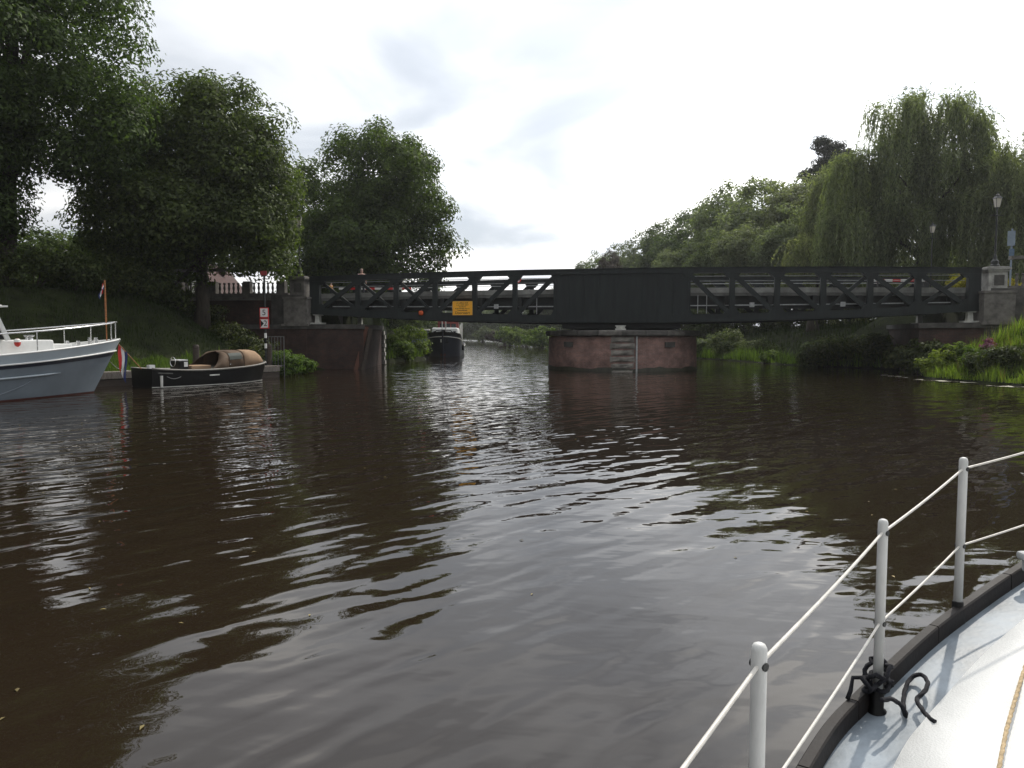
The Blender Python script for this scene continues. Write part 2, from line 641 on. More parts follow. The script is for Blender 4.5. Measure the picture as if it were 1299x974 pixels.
# ruffled and calm patches
pn = N('ShaderNodeTexNoise')
pn.inputs['Scale'].default_value = 0.16
pn.inputs['Detail'].default_value = 2
L(co.outputs['Object'], pn.inputs['Vector'])
pr = N('ShaderNodeMapRange')
pr.inputs['From Min'].default_value = 0.35
pr.inputs['From Max'].default_value = 0.65
pr.inputs['To Min'].default_value = 0.25
pr.inputs['To Max'].default_value = 1.25
L(pn.outputs['Fac'], pr.inputs['Value'])
long_w = addn(wave(40, 2.4, 0.80, 1.0, 1.0, 0.030, 0.25), addn(wave(46, 1.3, 0.40, 1.0, 1.2, 0.030, 0.25, 14.0), wave(14, 0.75, 0.27, 1.0, 0.6, 0.0050, 0.3, 21.0)))
mid_w = wave(4, 1.1, 0.50, 1.0, 1.5, 0.012, 0.4, 4.0)
fine_w = wave(-12, 0.36, 0.13, 1.0, 1.0, 0.0018, 0.3, 9.0)
hsum = addn(long_w, muln(addn(mid_w, fine_w), pr.outputs[0]))
bpn = N('ShaderNodeBump')
bpn.inputs['Distance'].default_value = 1.0
bpn.inputs['Strength'].default_value = 1.0
L(hsum, bpn.inputs['Height'])
L(bpn.outputs[0], b.inputs['Normal'])
b.inputs['Base Color'].default_value = (0.018, 0.0122, 0.0075, 1)
b.inputs['Roughness'].default_value = 0.015
b.inputs['IOR'].default_value = 1.42
WATER = m
tag(put('river_water', MB().add([(-400, -250, 0), (400, -250, 0), (400, 700, 0), (-400, 700, 0)], [(0, 1, 2, 3)]), WATER), kind='structure')

# ------------------------------------------------------------------ swing bridge
LB = 19.2


def ztop(s): return 5.95 - 0.24 * (s / LB) ** 2
def zbot(s): return 2.84 + 0.60 * (s / LB) ** 2
def zdeck(s): return 4.80 - 0.14 * (s / LB) ** 2


br = empty('swing_bridge', BC, -BA, 'dark green steel truss swing bridge crossing the river on a round pier', 'bridge')
# everything below is in the bridge frame: x = s, y = w


def P3(s, w, z): return Vector((s, w, z))


PAN = [3.8 + (18.55 - 3.8) * i / 6 for i in range(7)]
for w0 in (0.0, 7.2):
    # chords follow the camber
    for fn, hh, dz, nm in ((ztop, 0.29, -0.145, 'top_chord'), (zbot, 0.40, 0.20, 'bottom_chord')):
        mb = MB()
        rows = []
        for i in range(33):
            s = -LB + 2 * LB * i / 32
            z = fn(s) + dz
            rows.append([P3(s, w0 - 0.2, z - hh / 2), P3(s, w0 + 0.2, z - hh / 2), P3(s, w0 + 0.2, z + hh / 2), P3(s, w0 - 0.2, z + hh / 2)])
        mb.grid(rows, closed=True)
        mb.f.append((3, 2, 1, 0)); k = len(mb.v); mb.f.append((k - 4, k - 3, k - 2, k - 1))
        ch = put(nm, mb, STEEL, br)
        # flange plate, a touch wider
        mb = MB()
        rows = []
        for i in range(33):
            s = -LB - 0.02 + 2 * (LB + 0.02) * i / 32
            z = fn(s) + (0.0 if nm == 'top_chord' else -0.03)
            rows.append([P3(s, w0 - 0.27, z), P3(s, w0 + 0.27, z), P3(s, w0 + 0.27, z + 0.03), P3(s, w0 - 0.27, z + 0.03)])
        mb.grid(rows, closed=True)
        mb.f.append((3, 2, 1, 0)); k = len(mb.v); mb.f.append((k - 4, k - 3, k - 2, k - 1))
        put('flange', mb, STEEL, ch)
    for sg in (-1, 1):
        # end post
        s = sg * 18.9
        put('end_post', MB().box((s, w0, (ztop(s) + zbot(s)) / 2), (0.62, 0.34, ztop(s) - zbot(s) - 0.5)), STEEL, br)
        for i in range(1, 6):
            s = sg * PAN[i]
            put('post', MB().box((s, w0, (ztop(s) + zbot(s)) / 2), (0.30, 0.26, ztop(s) - zbot(s) - 0.6)), STEEL, br)
        for i in range(7):
            s = sg * PAN[i]
            for zc, tri in ((zbot(s) + 0.40, 1), (ztop(s) - 0.27, -1)):
                a, c = (0.52, 0.30) if i not in (0, 6) else (0.36, 0.24)
                g = MB().add([P3(s + q * kx, w0 - 0.165 + 0.33 * j, zc + tri * kz) for j in (0, 1) for q, kx, kz in ((-1, a, -0.06), (1, a, -0.06), (1, a * 0.45, c), (-1, a * 0.45, c))],
                      [(3, 2, 1, 0), (4, 5, 6, 7), (0, 1, 5, 4), (1, 2, 6, 5), (2, 3, 7, 6), (3, 0, 4, 7)])
                put('gusset_plate', g, STEEL, br)
        for i in range(6):
            a, c = sg * PAN[i], sg * PAN[i + 1]
            # main diagonal climbs towards the middle
            put('diagonal', MB().bar(P3(c, w0 - 0.02, zbot(c) + 0.30), P3(a, w0 - 0.02, ztop(a) - 0.30), 0.17, 0.27, up=(0, 1, 0)) if False else
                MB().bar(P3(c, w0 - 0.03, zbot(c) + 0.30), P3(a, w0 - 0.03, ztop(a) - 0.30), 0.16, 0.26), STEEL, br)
            if i >= 3:
                put('counter_diagonal', MB().bar(P3(a, w0 + 0.06, zbot(a) + 0.30), P3(c, w0 + 0.06, ztop(c) - 0.30), 0.10, 0.19), STEEL, br)
    # solid plated middle
    mb = MB()
    rows = []
    for i in range(9):
        s = -3.95 + 7.9 * i / 8
        rows.append([P3(s, w0 - 0.10, zbot(s) + 0.2), P3(s, w0 + 0.10, zbot(s) + 0.2), P3(s, w0 + 0.10, ztop(s) - 0.2), P3(s, w0 - 0.10, ztop(s) - 0.2)])
    mb.grid(rows, closed=True)
    mb.f.append((3, 2, 1, 0)); k = len(mb.v); mb.f.append((k - 4, k - 3, k - 2, k - 1))
    wp = put('web_plate', mb, STEEL, br)
    for i in range(10):
        s = -3.88 + 7.76 * i / 9
        put('stiffener', MB().box((s, w0 - 0.135, (ztop(s) + zbot(s)) / 2), (0.09, 0.07, ztop(s) - zbot(s) - 0.78)), STEEL, wp)


def strip(fn, w0, w1, z0, z1, n=24, ext=LB):
    mb = MB()
    rows = []
    for i in range(n + 1):
        s = -ext + 2 * ext * i / n
        z = fn(s)
        rows.append([P3(s, w0, z + z0), P3(s, w1, z + z0), P3(s, w1, z + z1), P3(s, w0, z + z1)])
    mb.grid(rows, closed=True)
    mb.f.append((3, 2, 1, 0)); k = len(mb.v); mb.f.append((k - 4, k - 3, k - 2, k - 1))
    return mb


put('deck', strip(zdeck, 0.62, 6.6, -0.24, -0.10, ext=19.0), ASPH, br)
for a, c in ((0.50, 0.62), (6.6, 6.72)):
    put('edge_beam', strip(zdeck, a, c, -0.24, 0.04, ext=19.0), CONC, br)
    put('lower_edge_beam', strip(zdeck, a + 0.03, c - 0.03, -0.42, -0.245, ext=19.0), pm('grey_edge_paint', (0.17, 0.17, 0.16), 0.7, 0.3, 2), br)
for w0 in (0.34, 6.86):
    for zz in (0.42, 0.70):
        mb = MB().tube([P3(-18.6 + 37.2 * i / 20, w0, zdeck(-18.6 + 37.2 * i / 20) + zz) for i in range(21)], 0.022, 6)
        put('hand_rail', mb, PIPE, br)
for i in range(16):
    s = -18 + 36 * i / 15
    put('cross_girder', MB().box((s, 3.6, zdeck(s) - 0.68), (0.22, 6.78, 0.52)), STEEL2, br)
for w0 in (1.4, 2.9, 4.4, 5.8):
    put('stringer', strip(zdeck, w0 - 0.1, w0 + 0.1, -0.415, -0.25, ext=18.8), STEEL2, br)
# walls under the deck hide the daylight between the girders
put('soffit_plate', strip(lambda s: zbot(s) + 0.42, 0.9, 6.4, 0.0, 0.04, ext=18.4), STEEL2, br)
put('deck_web', strip(lambda s: zdeck(s), 0.86, 0.9, -1.15, -0.43, ext=18.4), STEEL2, br)
# conduit along the inside of the near truss
cond = put('conduit', MB().tube([P3(-18 + 36 * i / 20, 0.30, 3.80 + 0.10 * ((-18 + 36 * i / 20) / LB) ** 2) for i in range(21)], 0.035, 6), PIPE, br)
for s in (-10.05, -7.45, 7.4, 12.3):
    put('junction_box', MB().box((s, 0.22, 3.83), (0.26, 0.10, 0.26)), PIPE, cond)
for s in (-5.0, 4.4, 4.9):
    put('conduit_riser', MB().tube([(s, 0.34, 3.35), (s, 0.34, 4.4)], 0.025, 6), PIPE, cond)
lamp = put('navigation_lamp', MB().lathe([(0.02, -0.14), (0.11, -0.13), (0.15, -0.05), (0.15, 0.05), (0.10, 0.13), (0.02, 0.14)], 12, (-12.0, -0.30, 3.44)), pm('orange_lens', (0.62, 0.10, 0.02), 0.3, 0.1, 5), br)
put('lamp_bracket', MB().box((-12.0, -0.22, 3.62), (0.06, 0.2, 0.05)), STEEL, lamp)
# turntable ring and bearings below the truss
put('turntable_ring', MB().lathe([(3.25, 2.42), (3.25, 2.80), (2.9, 2.80), (2.9, 2.42)], 40, (0, 3.6, 0)), STEEL2, br)
put('turntable_frame', MB().box((0, 3.6, 2.66), (6.9, 6.6, 0.30)), STEEL2, br)
for s, w0 in ((0.0, -0.12), ):
    pb = put('pivot_bearing', MB().box((s, w0, 2.44), (0.62, 0.34, 0.09)).box((s, w0, 2.55), (0.50, 0.26, 0.13)).box((s, w0, 2.64), (0.62, 0.30, 0.05)), pm('bearing_paint', (0.50, 0.50, 0.46), 0.5, 0.2, 5), br)
for s in (-18.75, 18.75):
    for w0 in (0.0, 7.2):
        put('end_bearing', MB().box((s, w0, 2.83), (0.78, 0.60, 0.09)).box((s, w0, 3.10), (0.30, 0.32, 0.46), taper=0.85).box((s, w0, 3.36), (0.52, 0.42, 0.06)), MATS['bearing_paint'], br)

# yellow notice board on the bridge
nb = empty('notice_board', br.matrix_world @ Vector((0, 0, 0)), 0)
nb.location = bp(-9.42, -0.26, 3.72)
nb.rotation_euler = (0, 0, -BA)
tag(nb, 'yellow notice board with black lettering fixed to the bridge truss', 'sign')
put('board', MB().box((0, 0, 0), (1.20, 0.03, 0.82)), YEL, nb)
put('frame', MB().box((0, -0.003, 0.415), (1.24, 0.04, 0.02)).box((0, -0.003, -0.415), (1.24, 0.04, 0.02)).box((0.61, -0.003, 0), (0.02, 0.04, 0.80)).box((-0.61, -0.003, 0), (0.02, 0.04, 0.80)), pm('board_edge', (0.5, 0.3, 0.1), 0.5), nb)


def text_mesh(s, size, depth=0.0):
    cu = bpy.data.curves.new('txt', 'FONT')
    cu.body = s
    cu.size = size
    cu.extrude = depth
    cu.align_x = 'CENTER'
    cu.align_y = 'CENTER'
    o = bpy.data.objects.new('txt', cu)
    COL.objects.link(o)
    bpy.context.view_layer.update()
    me = bpy.data.meshes.new_from_object(o.evaluated_get(bpy.context.evaluated_depsgraph_get()))
    bpy.data.objects.remove(o)
    return me


INK = pm('black_lettering', (0.012, 0.010, 0.008), 0.6, 0.1, 5)
link('lettering', text_mesh('Doorvaart', 0.215, 0.002), INK, nb, (0, -0.022, -0.285), (R(90), 0, 0))
# five small lines too worn to read
for k, (wd, zz) in enumerate(((0.72, 0.30), (0.74, 0.185), (0.42, 0.075), (0.88, -0.04), (0.62, -0.145))):
    mb = MB()
    x = -wd / 2
    rr = random.Random(k)
    while x < wd / 2 - 0.03:
        ww = min(rr.uniform(0.015, 0.034), wd / 2 - x)
        hh = rr.choice((0.042, 0.042, 0.06))
        mb.box((x + ww / 2, -0.018, zz + (hh - 0.042) / 2), (ww, 0.004, hh))
        x += ww + rr.choice((0.012, 0.012, 0.012, 0.035))
    put('worn_line', mb, INK, nb)

# ------------------------------------------------------------------ round middle pier
PC = bp(0, 3.75, 0)
pier = empty('bridge_pier', PC, 0, 'round red brick pier with stone band and coping carrying the swing bridge', 'bridge pier')
PR = 4.62
mb = MB()
n = 72
rows = []
for z, r in ((-1.6, PR + 0.10), (0.0, PR + 0.05), (0.22, PR + 0.03), (2.02, PR), (2.06, PR - 0.4)):
    rows.append([(r * math.cos(2 * math.pi * k / n), r * math.sin(2 * math.pi * k / n), z) for k in range(n)])
mb.grid(rows, closed=True)
me = mb.mesh('brick_drum')
uvl = me.uv_layers.new(name='UVMap')
for pl in me.polygons:
    aa = [math.atan2(me.vertices[v].co.y, me.vertices[v].co.x) for v in pl.vertices]
    if max(aa) - min(aa) > math.pi:
        aa = [a + 2 * math.pi if a < 0 else a for a in aa]
    for li, a in zip(pl.loop_indices, aa):
        uvl.data[li].uv = (a * PR, me.vertices[me.loops[li].vertex_index].co.z)
link('brick_drum', me, BRICKUV, pier, smooth=True)
ALGAE = pm('wet_algae', (0.035, 0.034, 0.022), 0.45, 0.5, 3.0, 0.006, 20)
mb = MB()
rows = []
rz_ = random.Random(5)
tops = [0.20 + 0.05 * math.sin(k * 0.9) + rz_.uniform(-0.03, 0.04) for k in range(n)]
for zf, r in ((-0.6, PR + 0.075), (0.0, PR + 0.062), (1.0, PR + 0.040)):
    rows.append([(r * math.cos(2 * math.pi * k / n), r * math.sin(2 * math.pi * k / n), zf if zf <= 0 else tops[k]) for k in range(n)])
mb.grid(rows, closed=True)
put('wet_band', mb, ALGAE, pier, smooth=True)
# coping stones in a ring
ns = 22
for k in range(ns):
    a0, a1 = 2 * math.pi * k / ns + 0.004, 2 * math.pi * (k + 1) / ns - 0.004
    mb = MB()
    dr = random.uniform(-0.015, 0.02)
    rows = []
    for j in range(5):
        a = a0 + (a1 - a0) * j / 4
        rows.append([(r * math.cos(a), r * math.sin(a), z) for r, z in ((PR - 0.5, 2.05), (PR + 0.16 + dr, 2.05), (PR + 0.22 + dr, 2.12), (PR + 0.21 + dr, 2.32), (PR + 0.12, 2.38), (PR - 0.5, 2.39))])
    mb.grid(rows, closed=True)
    mb.f.append((0, 1, 2, 3, 4, 5)); q = len(mb.v); mb.f.append((q - 1, q - 2, q - 3, q - 4, q - 5, q - 6))
    put('coping_stone', mb, STONED if k % 3 else STONE, pier)
put('pier_top', MB().lathe([(PR - 0.45, 2.2), (PR - 0.45, 2.375)], 48), STONED, pier)
BANDST = pm('band_stone_grey', (0.20, 0.185, 0.165), 0.85, 0.4, 2.2, 0.015, 9)
# rusticated stone band facing us
ang = math.atan2(-PC.y, -PC.x) + R(0.6)
rad, tan = Vector((math.cos(ang), math.sin(ang), 0)), Vector((-math.sin(ang), math.cos(ang), 0))
for k in range(6):
    z0 = -0.25 + k * 0.38
    wd = 1.30 if k % 2 else 1.42
    mb = MB()
    M = Matrix((tan, rad, Vector((0, 0, 1)))).transposed()
    prof = []
    rr = random.Random(k + 40)
    for i in range(7):
        row = []
        for j in range(5):
            f = math.sin(math.pi * i / 6) ** 0.5 * math.sin(math.pi * j / 4) ** 0.5
            row.append(M @ Vector((-wd / 2 + wd * i / 6, PR - 0.02 + 0.13 * f + rr.uniform(-0.03, 0.03) * f, z0 + 0.02 + 0.34 * j / 4)))
        prof.append(row)
    mb.grid(prof)
    put('band_stone', mb, BANDST, pier)
for sx in (-3.45, 2.9):
    a = ang + sx / PR
    put('inset_stone', MB().box((math.cos(a) * (PR + 0.01), math.sin(a) * (PR + 0.01), 1.55), (0.16, 0.7, 0.3), Matrix.Rotation(a, 3, 'Z')), STONED, pier)
a = ang + 0.80 / PR
put('gauge_pipe', MB().tube([(math.cos(a) * (PR + 0.10), math.sin(a) * (PR + 0.10), -0.6), (math.cos(a) * (PR + 0.06), math.sin(a) * (PR + 0.06), 2.04)], 0.05, 8), PIPE, pier)


# ------------------------------------------------------------------ abutments, pillars and balustrades
def abutment(side, poly, label):
    ab = empty('bridge_abutment', (0, 0, 0), 0, label, 'abutment')
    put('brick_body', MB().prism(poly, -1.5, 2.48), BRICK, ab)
    c = Vector((sum(p[0] for p in poly) / len(poly), sum(p[1] for p in poly) / len(poly)))
    top = [(p[0] + (0.10 if p[0] > c.x else -0.10), p[1] + (0.10 if p[1] > c.y else -0.10)) for p in poly]
    put('coping', MB().prism(top, 2.484, 2.76), STONED, ab)
    return ab


def q2(s, w): p = bp(s, w, 0); return (p.x, p.y)


abl = abutment(-1, [q2(-24, -0.7), q2(-15.55, -0.7), (-9.35, 53.6), (-17, 55.5)], 'dark brick left abutment under the bridge end with leaning timber beam')
abr = abutment(1, [q2(16.0, -0.7), q2(25, -0.7), q2(25, 9), q2(17.5, 9)], 'shaded brick right abutment below the bridge end behind bushes')
# corner quoins on the far edge of the left abutment
for k in range(8):
    put('quoin', MB().box((-9.34, 53.45, 0.16 + k * 0.30), (0.34 if k % 2 else 0.46, 0.5, 0.26)), STONEL, abl)
# bridge-end back walls up to road level
for sg in (-1, 1):
    a = abl if sg < 0 else abr
    mb = MB()
    mb.prism([q2(sg * 19.55, -0.55), q2(sg * 21.6, -0.55), q2(sg * 21.6, 8.4), q2(sg * 19.55, 8.4)], 2.77, ROAD_Z - 0.02)
    put('back_wall', mb, STONED, a)
    put('approach_road', MB().prism([q2(sg * 19.3, 0.3), q2(sg * 60, 0.3), q2(sg * 60, 9.2), q2(sg * 19.3, 9.2)], ROAD_Z - 0.05, ROAD_Z), ASPH, a)
# timber fender beam leaning on the left abutment
fb = put('fender_beam', MB().bar((-9.85, 45.35, -0.9), (-8.95, 45.75, 2.62), 0.30, 0.24), pm('reddish_timber', (0.11, 0.045, 0.03), 0.8, 0.4, 4, 0.006, 20, stretch=(4, 4, 0.6)))
tag(fb, 'reddish leaning timber fender beam against the left abutment corner', 'beam')
fb2 = put('fender_beam', MB().bar((-9.35, 45.25, -0.9), (-8.72, 45.68, 2.5), 0.22, 0.22), WOODD)
tag(fb2, 'dark leaning timber fender beam, right one of the pair at the abutment', 'beam')

BAL = MB().lathe([(0.07, 0.0), (0.085, 0.03), (0.085, 0.08), (0.05, 0.12), (0.055, 0.20), (0.085, 0.33), (0.06, 0.48), (0.045, 0.55), (0.07, 0.58), (0.08, 0.62), (0.08, 0.68)], 10).mesh('baluster')


def lamp_post(name, base, h, label, parent=None):
    o = empty(name, base, 0, label, 'street lamp', 'street lamps by the bridge')
    put('post', MB().lathe([(0.24, 0), (0.24, 0.10), (0.17, 0.16), (0.19, 0.30), (0.10, 0.42), (0.075, 0.60), (0.05, 0.70), (0.045, h - 1.05), (0.07, h - 1.0), (0.04, h - 0.95), (0.035, h - 0.62), (0.10, h - 0.60)], 12), IRON, o)
    put('ladder_bar', MB().tube([(-0.33, 0, h - 1.0), (0.33, 0, h - 1.0)], 0.022, 6), IRON, o)
    lg = put('lantern', MB().lathe([(0.13, h - 0.58), (0.215, h - 0.12)], 4, sq=True), pm(name + '_milky_glass', (0.62, 0.58, 0.50), 0.25, 0.1, 3), o)
    fr = MB()
    for sx, sy in ((1, 1), (1, -1), (-1, 1), (-1, -1)):
        fr.bar((sx * 0.092, sy * 0.092, h - 0.59), (sx * 0.155, sy * 0.155, h - 0.11), 0.022, 0.022)
    put('lantern_frame', fr, IRON, lg)
    put('lantern_roof', MB().lathe([(0.27, h - 0.12), (0.16, h - 0.02), (0.10, h + 0.02), (0.11, h + 0.08), (0.03, h + 0.12), (0.015, h + 0.22)], 4, sq=True), IRON, lg)
    return o


def pillar_wall(sg, n_bays, label_p, label_w, wallmat, ptint):
    """pillar at the bridge end and the parapet running away from it"""
    w0 = -0.15
    s0 = sg * 19.36
    pw = 1.06
    sc = s0 + sg * pw / 2
    pil = empty('bridge_pillar', bp(sc, w0 + 0.1, 0), -BA, label_p, 'pillar')
    put('plinth', MB().box((0, 0, 3.56), (1.52, 1.5, 1.56)), STONE, pil)
    put('ledge', MB().box((0, 0, 2.73), (1.78, 1.72, 0.14)).box((0, 0, 4.40), (1.62, 1.6, 0.12)), STONE, pil)
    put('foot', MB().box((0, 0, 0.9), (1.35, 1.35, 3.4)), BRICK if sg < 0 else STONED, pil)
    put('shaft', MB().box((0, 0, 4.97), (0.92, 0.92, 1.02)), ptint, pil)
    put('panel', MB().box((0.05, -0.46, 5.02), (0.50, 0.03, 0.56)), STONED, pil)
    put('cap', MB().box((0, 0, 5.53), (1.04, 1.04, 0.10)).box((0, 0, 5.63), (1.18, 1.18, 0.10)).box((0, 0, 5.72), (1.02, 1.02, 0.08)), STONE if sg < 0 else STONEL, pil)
    # parapet wall
    a = s0 + sg * (pw + 0.25)
    Lw = n_bays * 2.35 + 0.4
    pa = empty('parapet_wall', bp(a + sg * Lw / 2, w0 + 0.15, 0), -BA, label_w, 'wall')
    put('brick_wall', MB().box((0, 0.1, 2.3), (Lw, 0.5, 4.0)), wallmat, pa)
    put('string_course', MB().box((0, 0.06, 4.39), (Lw, 0.66, 0.18)), STONE, pa)
    put('bottom_rail', MB().box((0, 0.06, 4.62), (Lw, 0.44, 0.24)), STONE, pa)
    put('top_rail', MB().box((0, 0.06, 5.58), (Lw, 0.40, 0.16)), STONE, pa)
    for i in range(n_bays):
        x0 = -Lw / 2 + 0.2 + i * 2.35
        put('intermediate_pier', MB().box((x0 + 2.35 - 0.25, 0.06, 5.12), (0.46, 0.40, 0.755)), STONE, pa)
        for j in range(6):
            link('baluster', BAL, STONE, pa, (x0 + 0.18 + j * 0.315, 0.06, 4.74), None)
            pa.children[-1].scale = (1, 1, 1.12)
    return pil


for pl in BAL.polygons:
    pl.use_smooth = True
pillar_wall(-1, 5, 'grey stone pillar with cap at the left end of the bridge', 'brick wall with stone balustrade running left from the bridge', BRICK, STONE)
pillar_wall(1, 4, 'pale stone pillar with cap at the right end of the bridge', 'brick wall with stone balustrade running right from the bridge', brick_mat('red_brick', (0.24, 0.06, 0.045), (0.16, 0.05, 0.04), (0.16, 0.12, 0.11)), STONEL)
lamp_post('street_lamp', bp(19.89, -0.05, 5.76), 3.75, 'old lantern street lamp standing on the right bridge pillar')
lamp_post('street_lamp', bp(-19.89, -0.05, 5.76), 3.75, 'dark lantern street lamp on the left bridge pillar against the trees')
p = at(1181, 345, 56)
lamp_post('street_lamp', (p.x, p.y, ROAD_Z - 0.5), 6.2, 'lantern street lamp behind the bridge in front of the willow')
# blue-grey street sign right of the lamp
def px_(u, y): return (u - CX) / F * y


ss = empty('street_sign', (px_(1277, 43.2), 43.2, ROAD_Z), 0, 'blue grey sign on a pole behind the right balustrade', 'sign')
SIGNB = pm('sign_back_grey_blue', (0.22, 0.27, 0.33), 0.5, 0.15, 3)
put('pole', MB().tube([(0, 0, 0), (0, 0, 3.6)], 0.05, 8), SIGNB, ss)
put('upper_plate', MB().box((-0.04, -0.07, 3.05), (0.38, 0.03, 0.85)), SIGNB, ss, rot=(0, 0, R(-25)))
put('lower_plate', MB().box((0.0, -0.07, 2.2), (0.26, 0.03, 0.5)), pm('sign_blue', (0.10, 0.16, 0.24), 0.5, 0.15, 3), ss, rot=(0, 0, R(-25)))

# barriers seen through the truss
for (ua, ub, v, y, lab) in ((430, 522, 366, 51.4, 'red and white striped barrier bar on the left of the bridge deck'), (1102, 1184, 355.5, 47.4, 'red and white striped barrier bar on the right of the bridge deck')):
    a, c = at(ua, v, y), at(ub, v, y - 0.9)
    o = empty('barrier', (a + c) / 2, 0, lab, 'barrier', 'striped barriers on the bridge')
    n = 8
    for i in range(n):
        p, q = a.lerp(c, i / n) - o.location, a.lerp(c, (i + 0.98) / n) - o.location
        put('stripe', MB().bar(p, q, 0.05, 0.14), FRED if i % 2 else WHITE, o)
    for f in (0.15, 0.85):
        p = a.lerp(c, f) - o.location
        put('leg', MB().box((p.x, p.y + 0.05, p.z - 0.40), (0.07, 0.05, 0.80)), IRON, o)

# round road sign with red rim behind the truss
p = at(656, 353.5, 51.0)
rs = empty('road_sign', (p.x, p.y, 4.70), 0, 'round road sign with red rim and red field above the bridge deck', 'road sign')
zc = p.z - 4.70
put('pole', MB().tube([(0, 0.05, 0), (0, 0.05, zc + 0.2)], 0.035, 8), IRON, rs)
RX = (R(90), 0, R(22))
put('disc', MB().lathe([(0.24, -0.01), (0.24, 0.01)], 24), FWHITE, rs, loc=(0, 0, zc), rot=RX)
mb = MB()
mb.grid([[(r * math.cos(2 * math.pi * k / 28), r * math.sin(2 * math.pi * k / 28), z) for k in range(28)] for r, z in ((0.235, -0.02), (0.30, -0.02), (0.30, 0.02), (0.235, 0.02), (0.235, -0.02))], closed=True)
put('rim', mb, FRED, rs, loc=(0, 0, zc), rot=RX)
put('red_field', MB().prism([(-0.21, -0.1), (0.08, -0.16), (0.06, 0.17)], 0.012, 0.018), FRED, rs, loc=(0, 0, zc), rot=RX)

# ------------------------------------------------------------------ waterway signs on the left bank
p = at(335.5, 400, 37.2)
gz = float(ground_z(np.array([p.x]), np.array([p.y]))[0])
ws = empty('waterway_sign', (p.x, p.y, gz - 0.1), R(-14), 'two square red bordered signs reading 5 and 2 on a post by the bank', 'sign')
b0 = ws.location.z
put('post', MB().tube([(0, 0.05, 0), (0, 0.05, 5.30 - b0)], 0.05, 10), IRON, ws)
for k, (z, c_) in enumerate(((2.08, WHITE), (1.82, BLACK), (1.56, WHITE))):
    put('post_band', MB().lathe([(0.062, z - 0.12 - b0), (0.062, z + 0.12 - b0)], 12, (0, 0.05, 0)), c_, ws)
put('top_board', MB().box((0, 0, 5.18 - b0), (0.34, 0.04, 0.22)), pm('dark_red_board', (0.20, 0.012, 0.012), 0.6, 0.2, 4), ws)
for zc, ch, tri in ((3.22, '5', False), (2.68, '2', True)):
    bd = put('sign_board', MB().box((0, -0.02, zc - b0), (0.50, 0.03, 0.50)), FRED, ws)
    put('white_field', MB().box((0, -0.037, zc - b0), (0.415, 0.006, 0.415)), FWHITE, bd)
    if tri:
        put('black_triangle', MB().add([(-0.205, -0.042, zc - b0 - 0.19), (-0.02, -0.042, zc - b0), (-0.205, -0.042, zc - b0 + 0.19)], [(0, 1, 2)]), BLACK, bd)
    link('numeral', text_mesh(ch, 0.40, 0.002), INK, bd, (0.07 if tri else 0.0, -0.046, zc - b0 - 0.005), (R(90), 0, 0)).scale = (1.1, 1.0, 1)

# small metal gate at the end of the jetty
p = at(349, 470, 37.6)
IRON2 = pm('dull_steel', (0.10, 0.10, 0.10), 0.6, 0.3, 5)
gt = empty('steel_gate', (p.x - 0.45, p.y, 0.3), R(5), 'thin galvanised barred gate at the end of the jetty', 'gate')
for i in range(7):
    put('bar', MB().tube([(i * 0.15, 0, 0.1 if i not in (0, 6) else -0.3), (i * 0.15, 0, 1.7)], 0.014 if i not in (0, 6) else 0.025, 6), IRON2, gt)
put('rail', MB().tube([(0, 0, 1.72), (0.92, 0, 1.72)], 0.022, 6), IRON2, gt)
put('rail', MB().tube([(0, 0, 0.25), (0.92, 0, 0.25)], 0.018, 6), IRON2, gt)

# ------------------------------------------------------------------ jetty
J0, JD = Vector((-16.4, 30.7, 0)), Vector((0.6, 0.8, 0))
JN = Vector((-0.8, 0.6, 0))
jt = empty('jetty', J0, math.atan2(JD.y, JD.x), 'low grey timber jetty along the left bank behind the boats', 'jetty')
jx0, jx1 = -14.0, 7.9
pk = MB().box((0, 0.65, 0.55), (0.185, 1.36, 0.05)).mesh('plank')
k = 0
x = jx0
while x < jx1:
    o = link('plank', pk, WOODG, jt, (x + 0.095, random.uniform(-0.012, 0.012), random.uniform(-0.004, 0.004)))
    x += 0.197
put('fascia_board', MB().box(((jx0 + jx1) / 2, -0.06, 0.41), (jx1 - jx0, 0.06, 0.22)), WOODG, jt)
put('lower_board', MB().box(((jx0 + jx1) / 2, -0.02, 0.12), (jx1 - jx0, 0.06, 0.30)), WOODD, jt)
for x in np.arange(jx0 + 0.6, jx1 + 0.2, 2.4):
    put('pile', MB().tube([(x, 0.12, -1.2), (x, 0.12, 0.50)], 0.10, 8), WOODD, jt)
put('bank_board', MB().box(((jx0 + jx1) / 2, 1.36, 0.30), (jx1 - jx0, 0.06, 0.42)), WOODD, jt)
for u, vb, vt, lab in ((249, 470, 441, 'thick dark wooden mooring post on the jetty behind the black boat'), (341, 470, 447, 'dark wooden mooring post at the right end of the jetty')):
    # on the jetty's back edge
    px = (u - CX) / F
    # solve along J0 + JD*t + JN*0.9
    bq = J0 + JN * 0.9
    tt = (px * bq.y - bq.x) / (JD.x - px * JD.y)
    pp = bq + JD * tt
    mp_ = put('mooring_post', MB().lathe([(0.15, -0.6), (0.15, 0.3), (0.145, 1.38), (0.10, 1.46)], 12), WOODD, loc=(pp.x, pp.y, 0.2))
    tag(mp_, lab, 'mooring post', 'mooring posts')


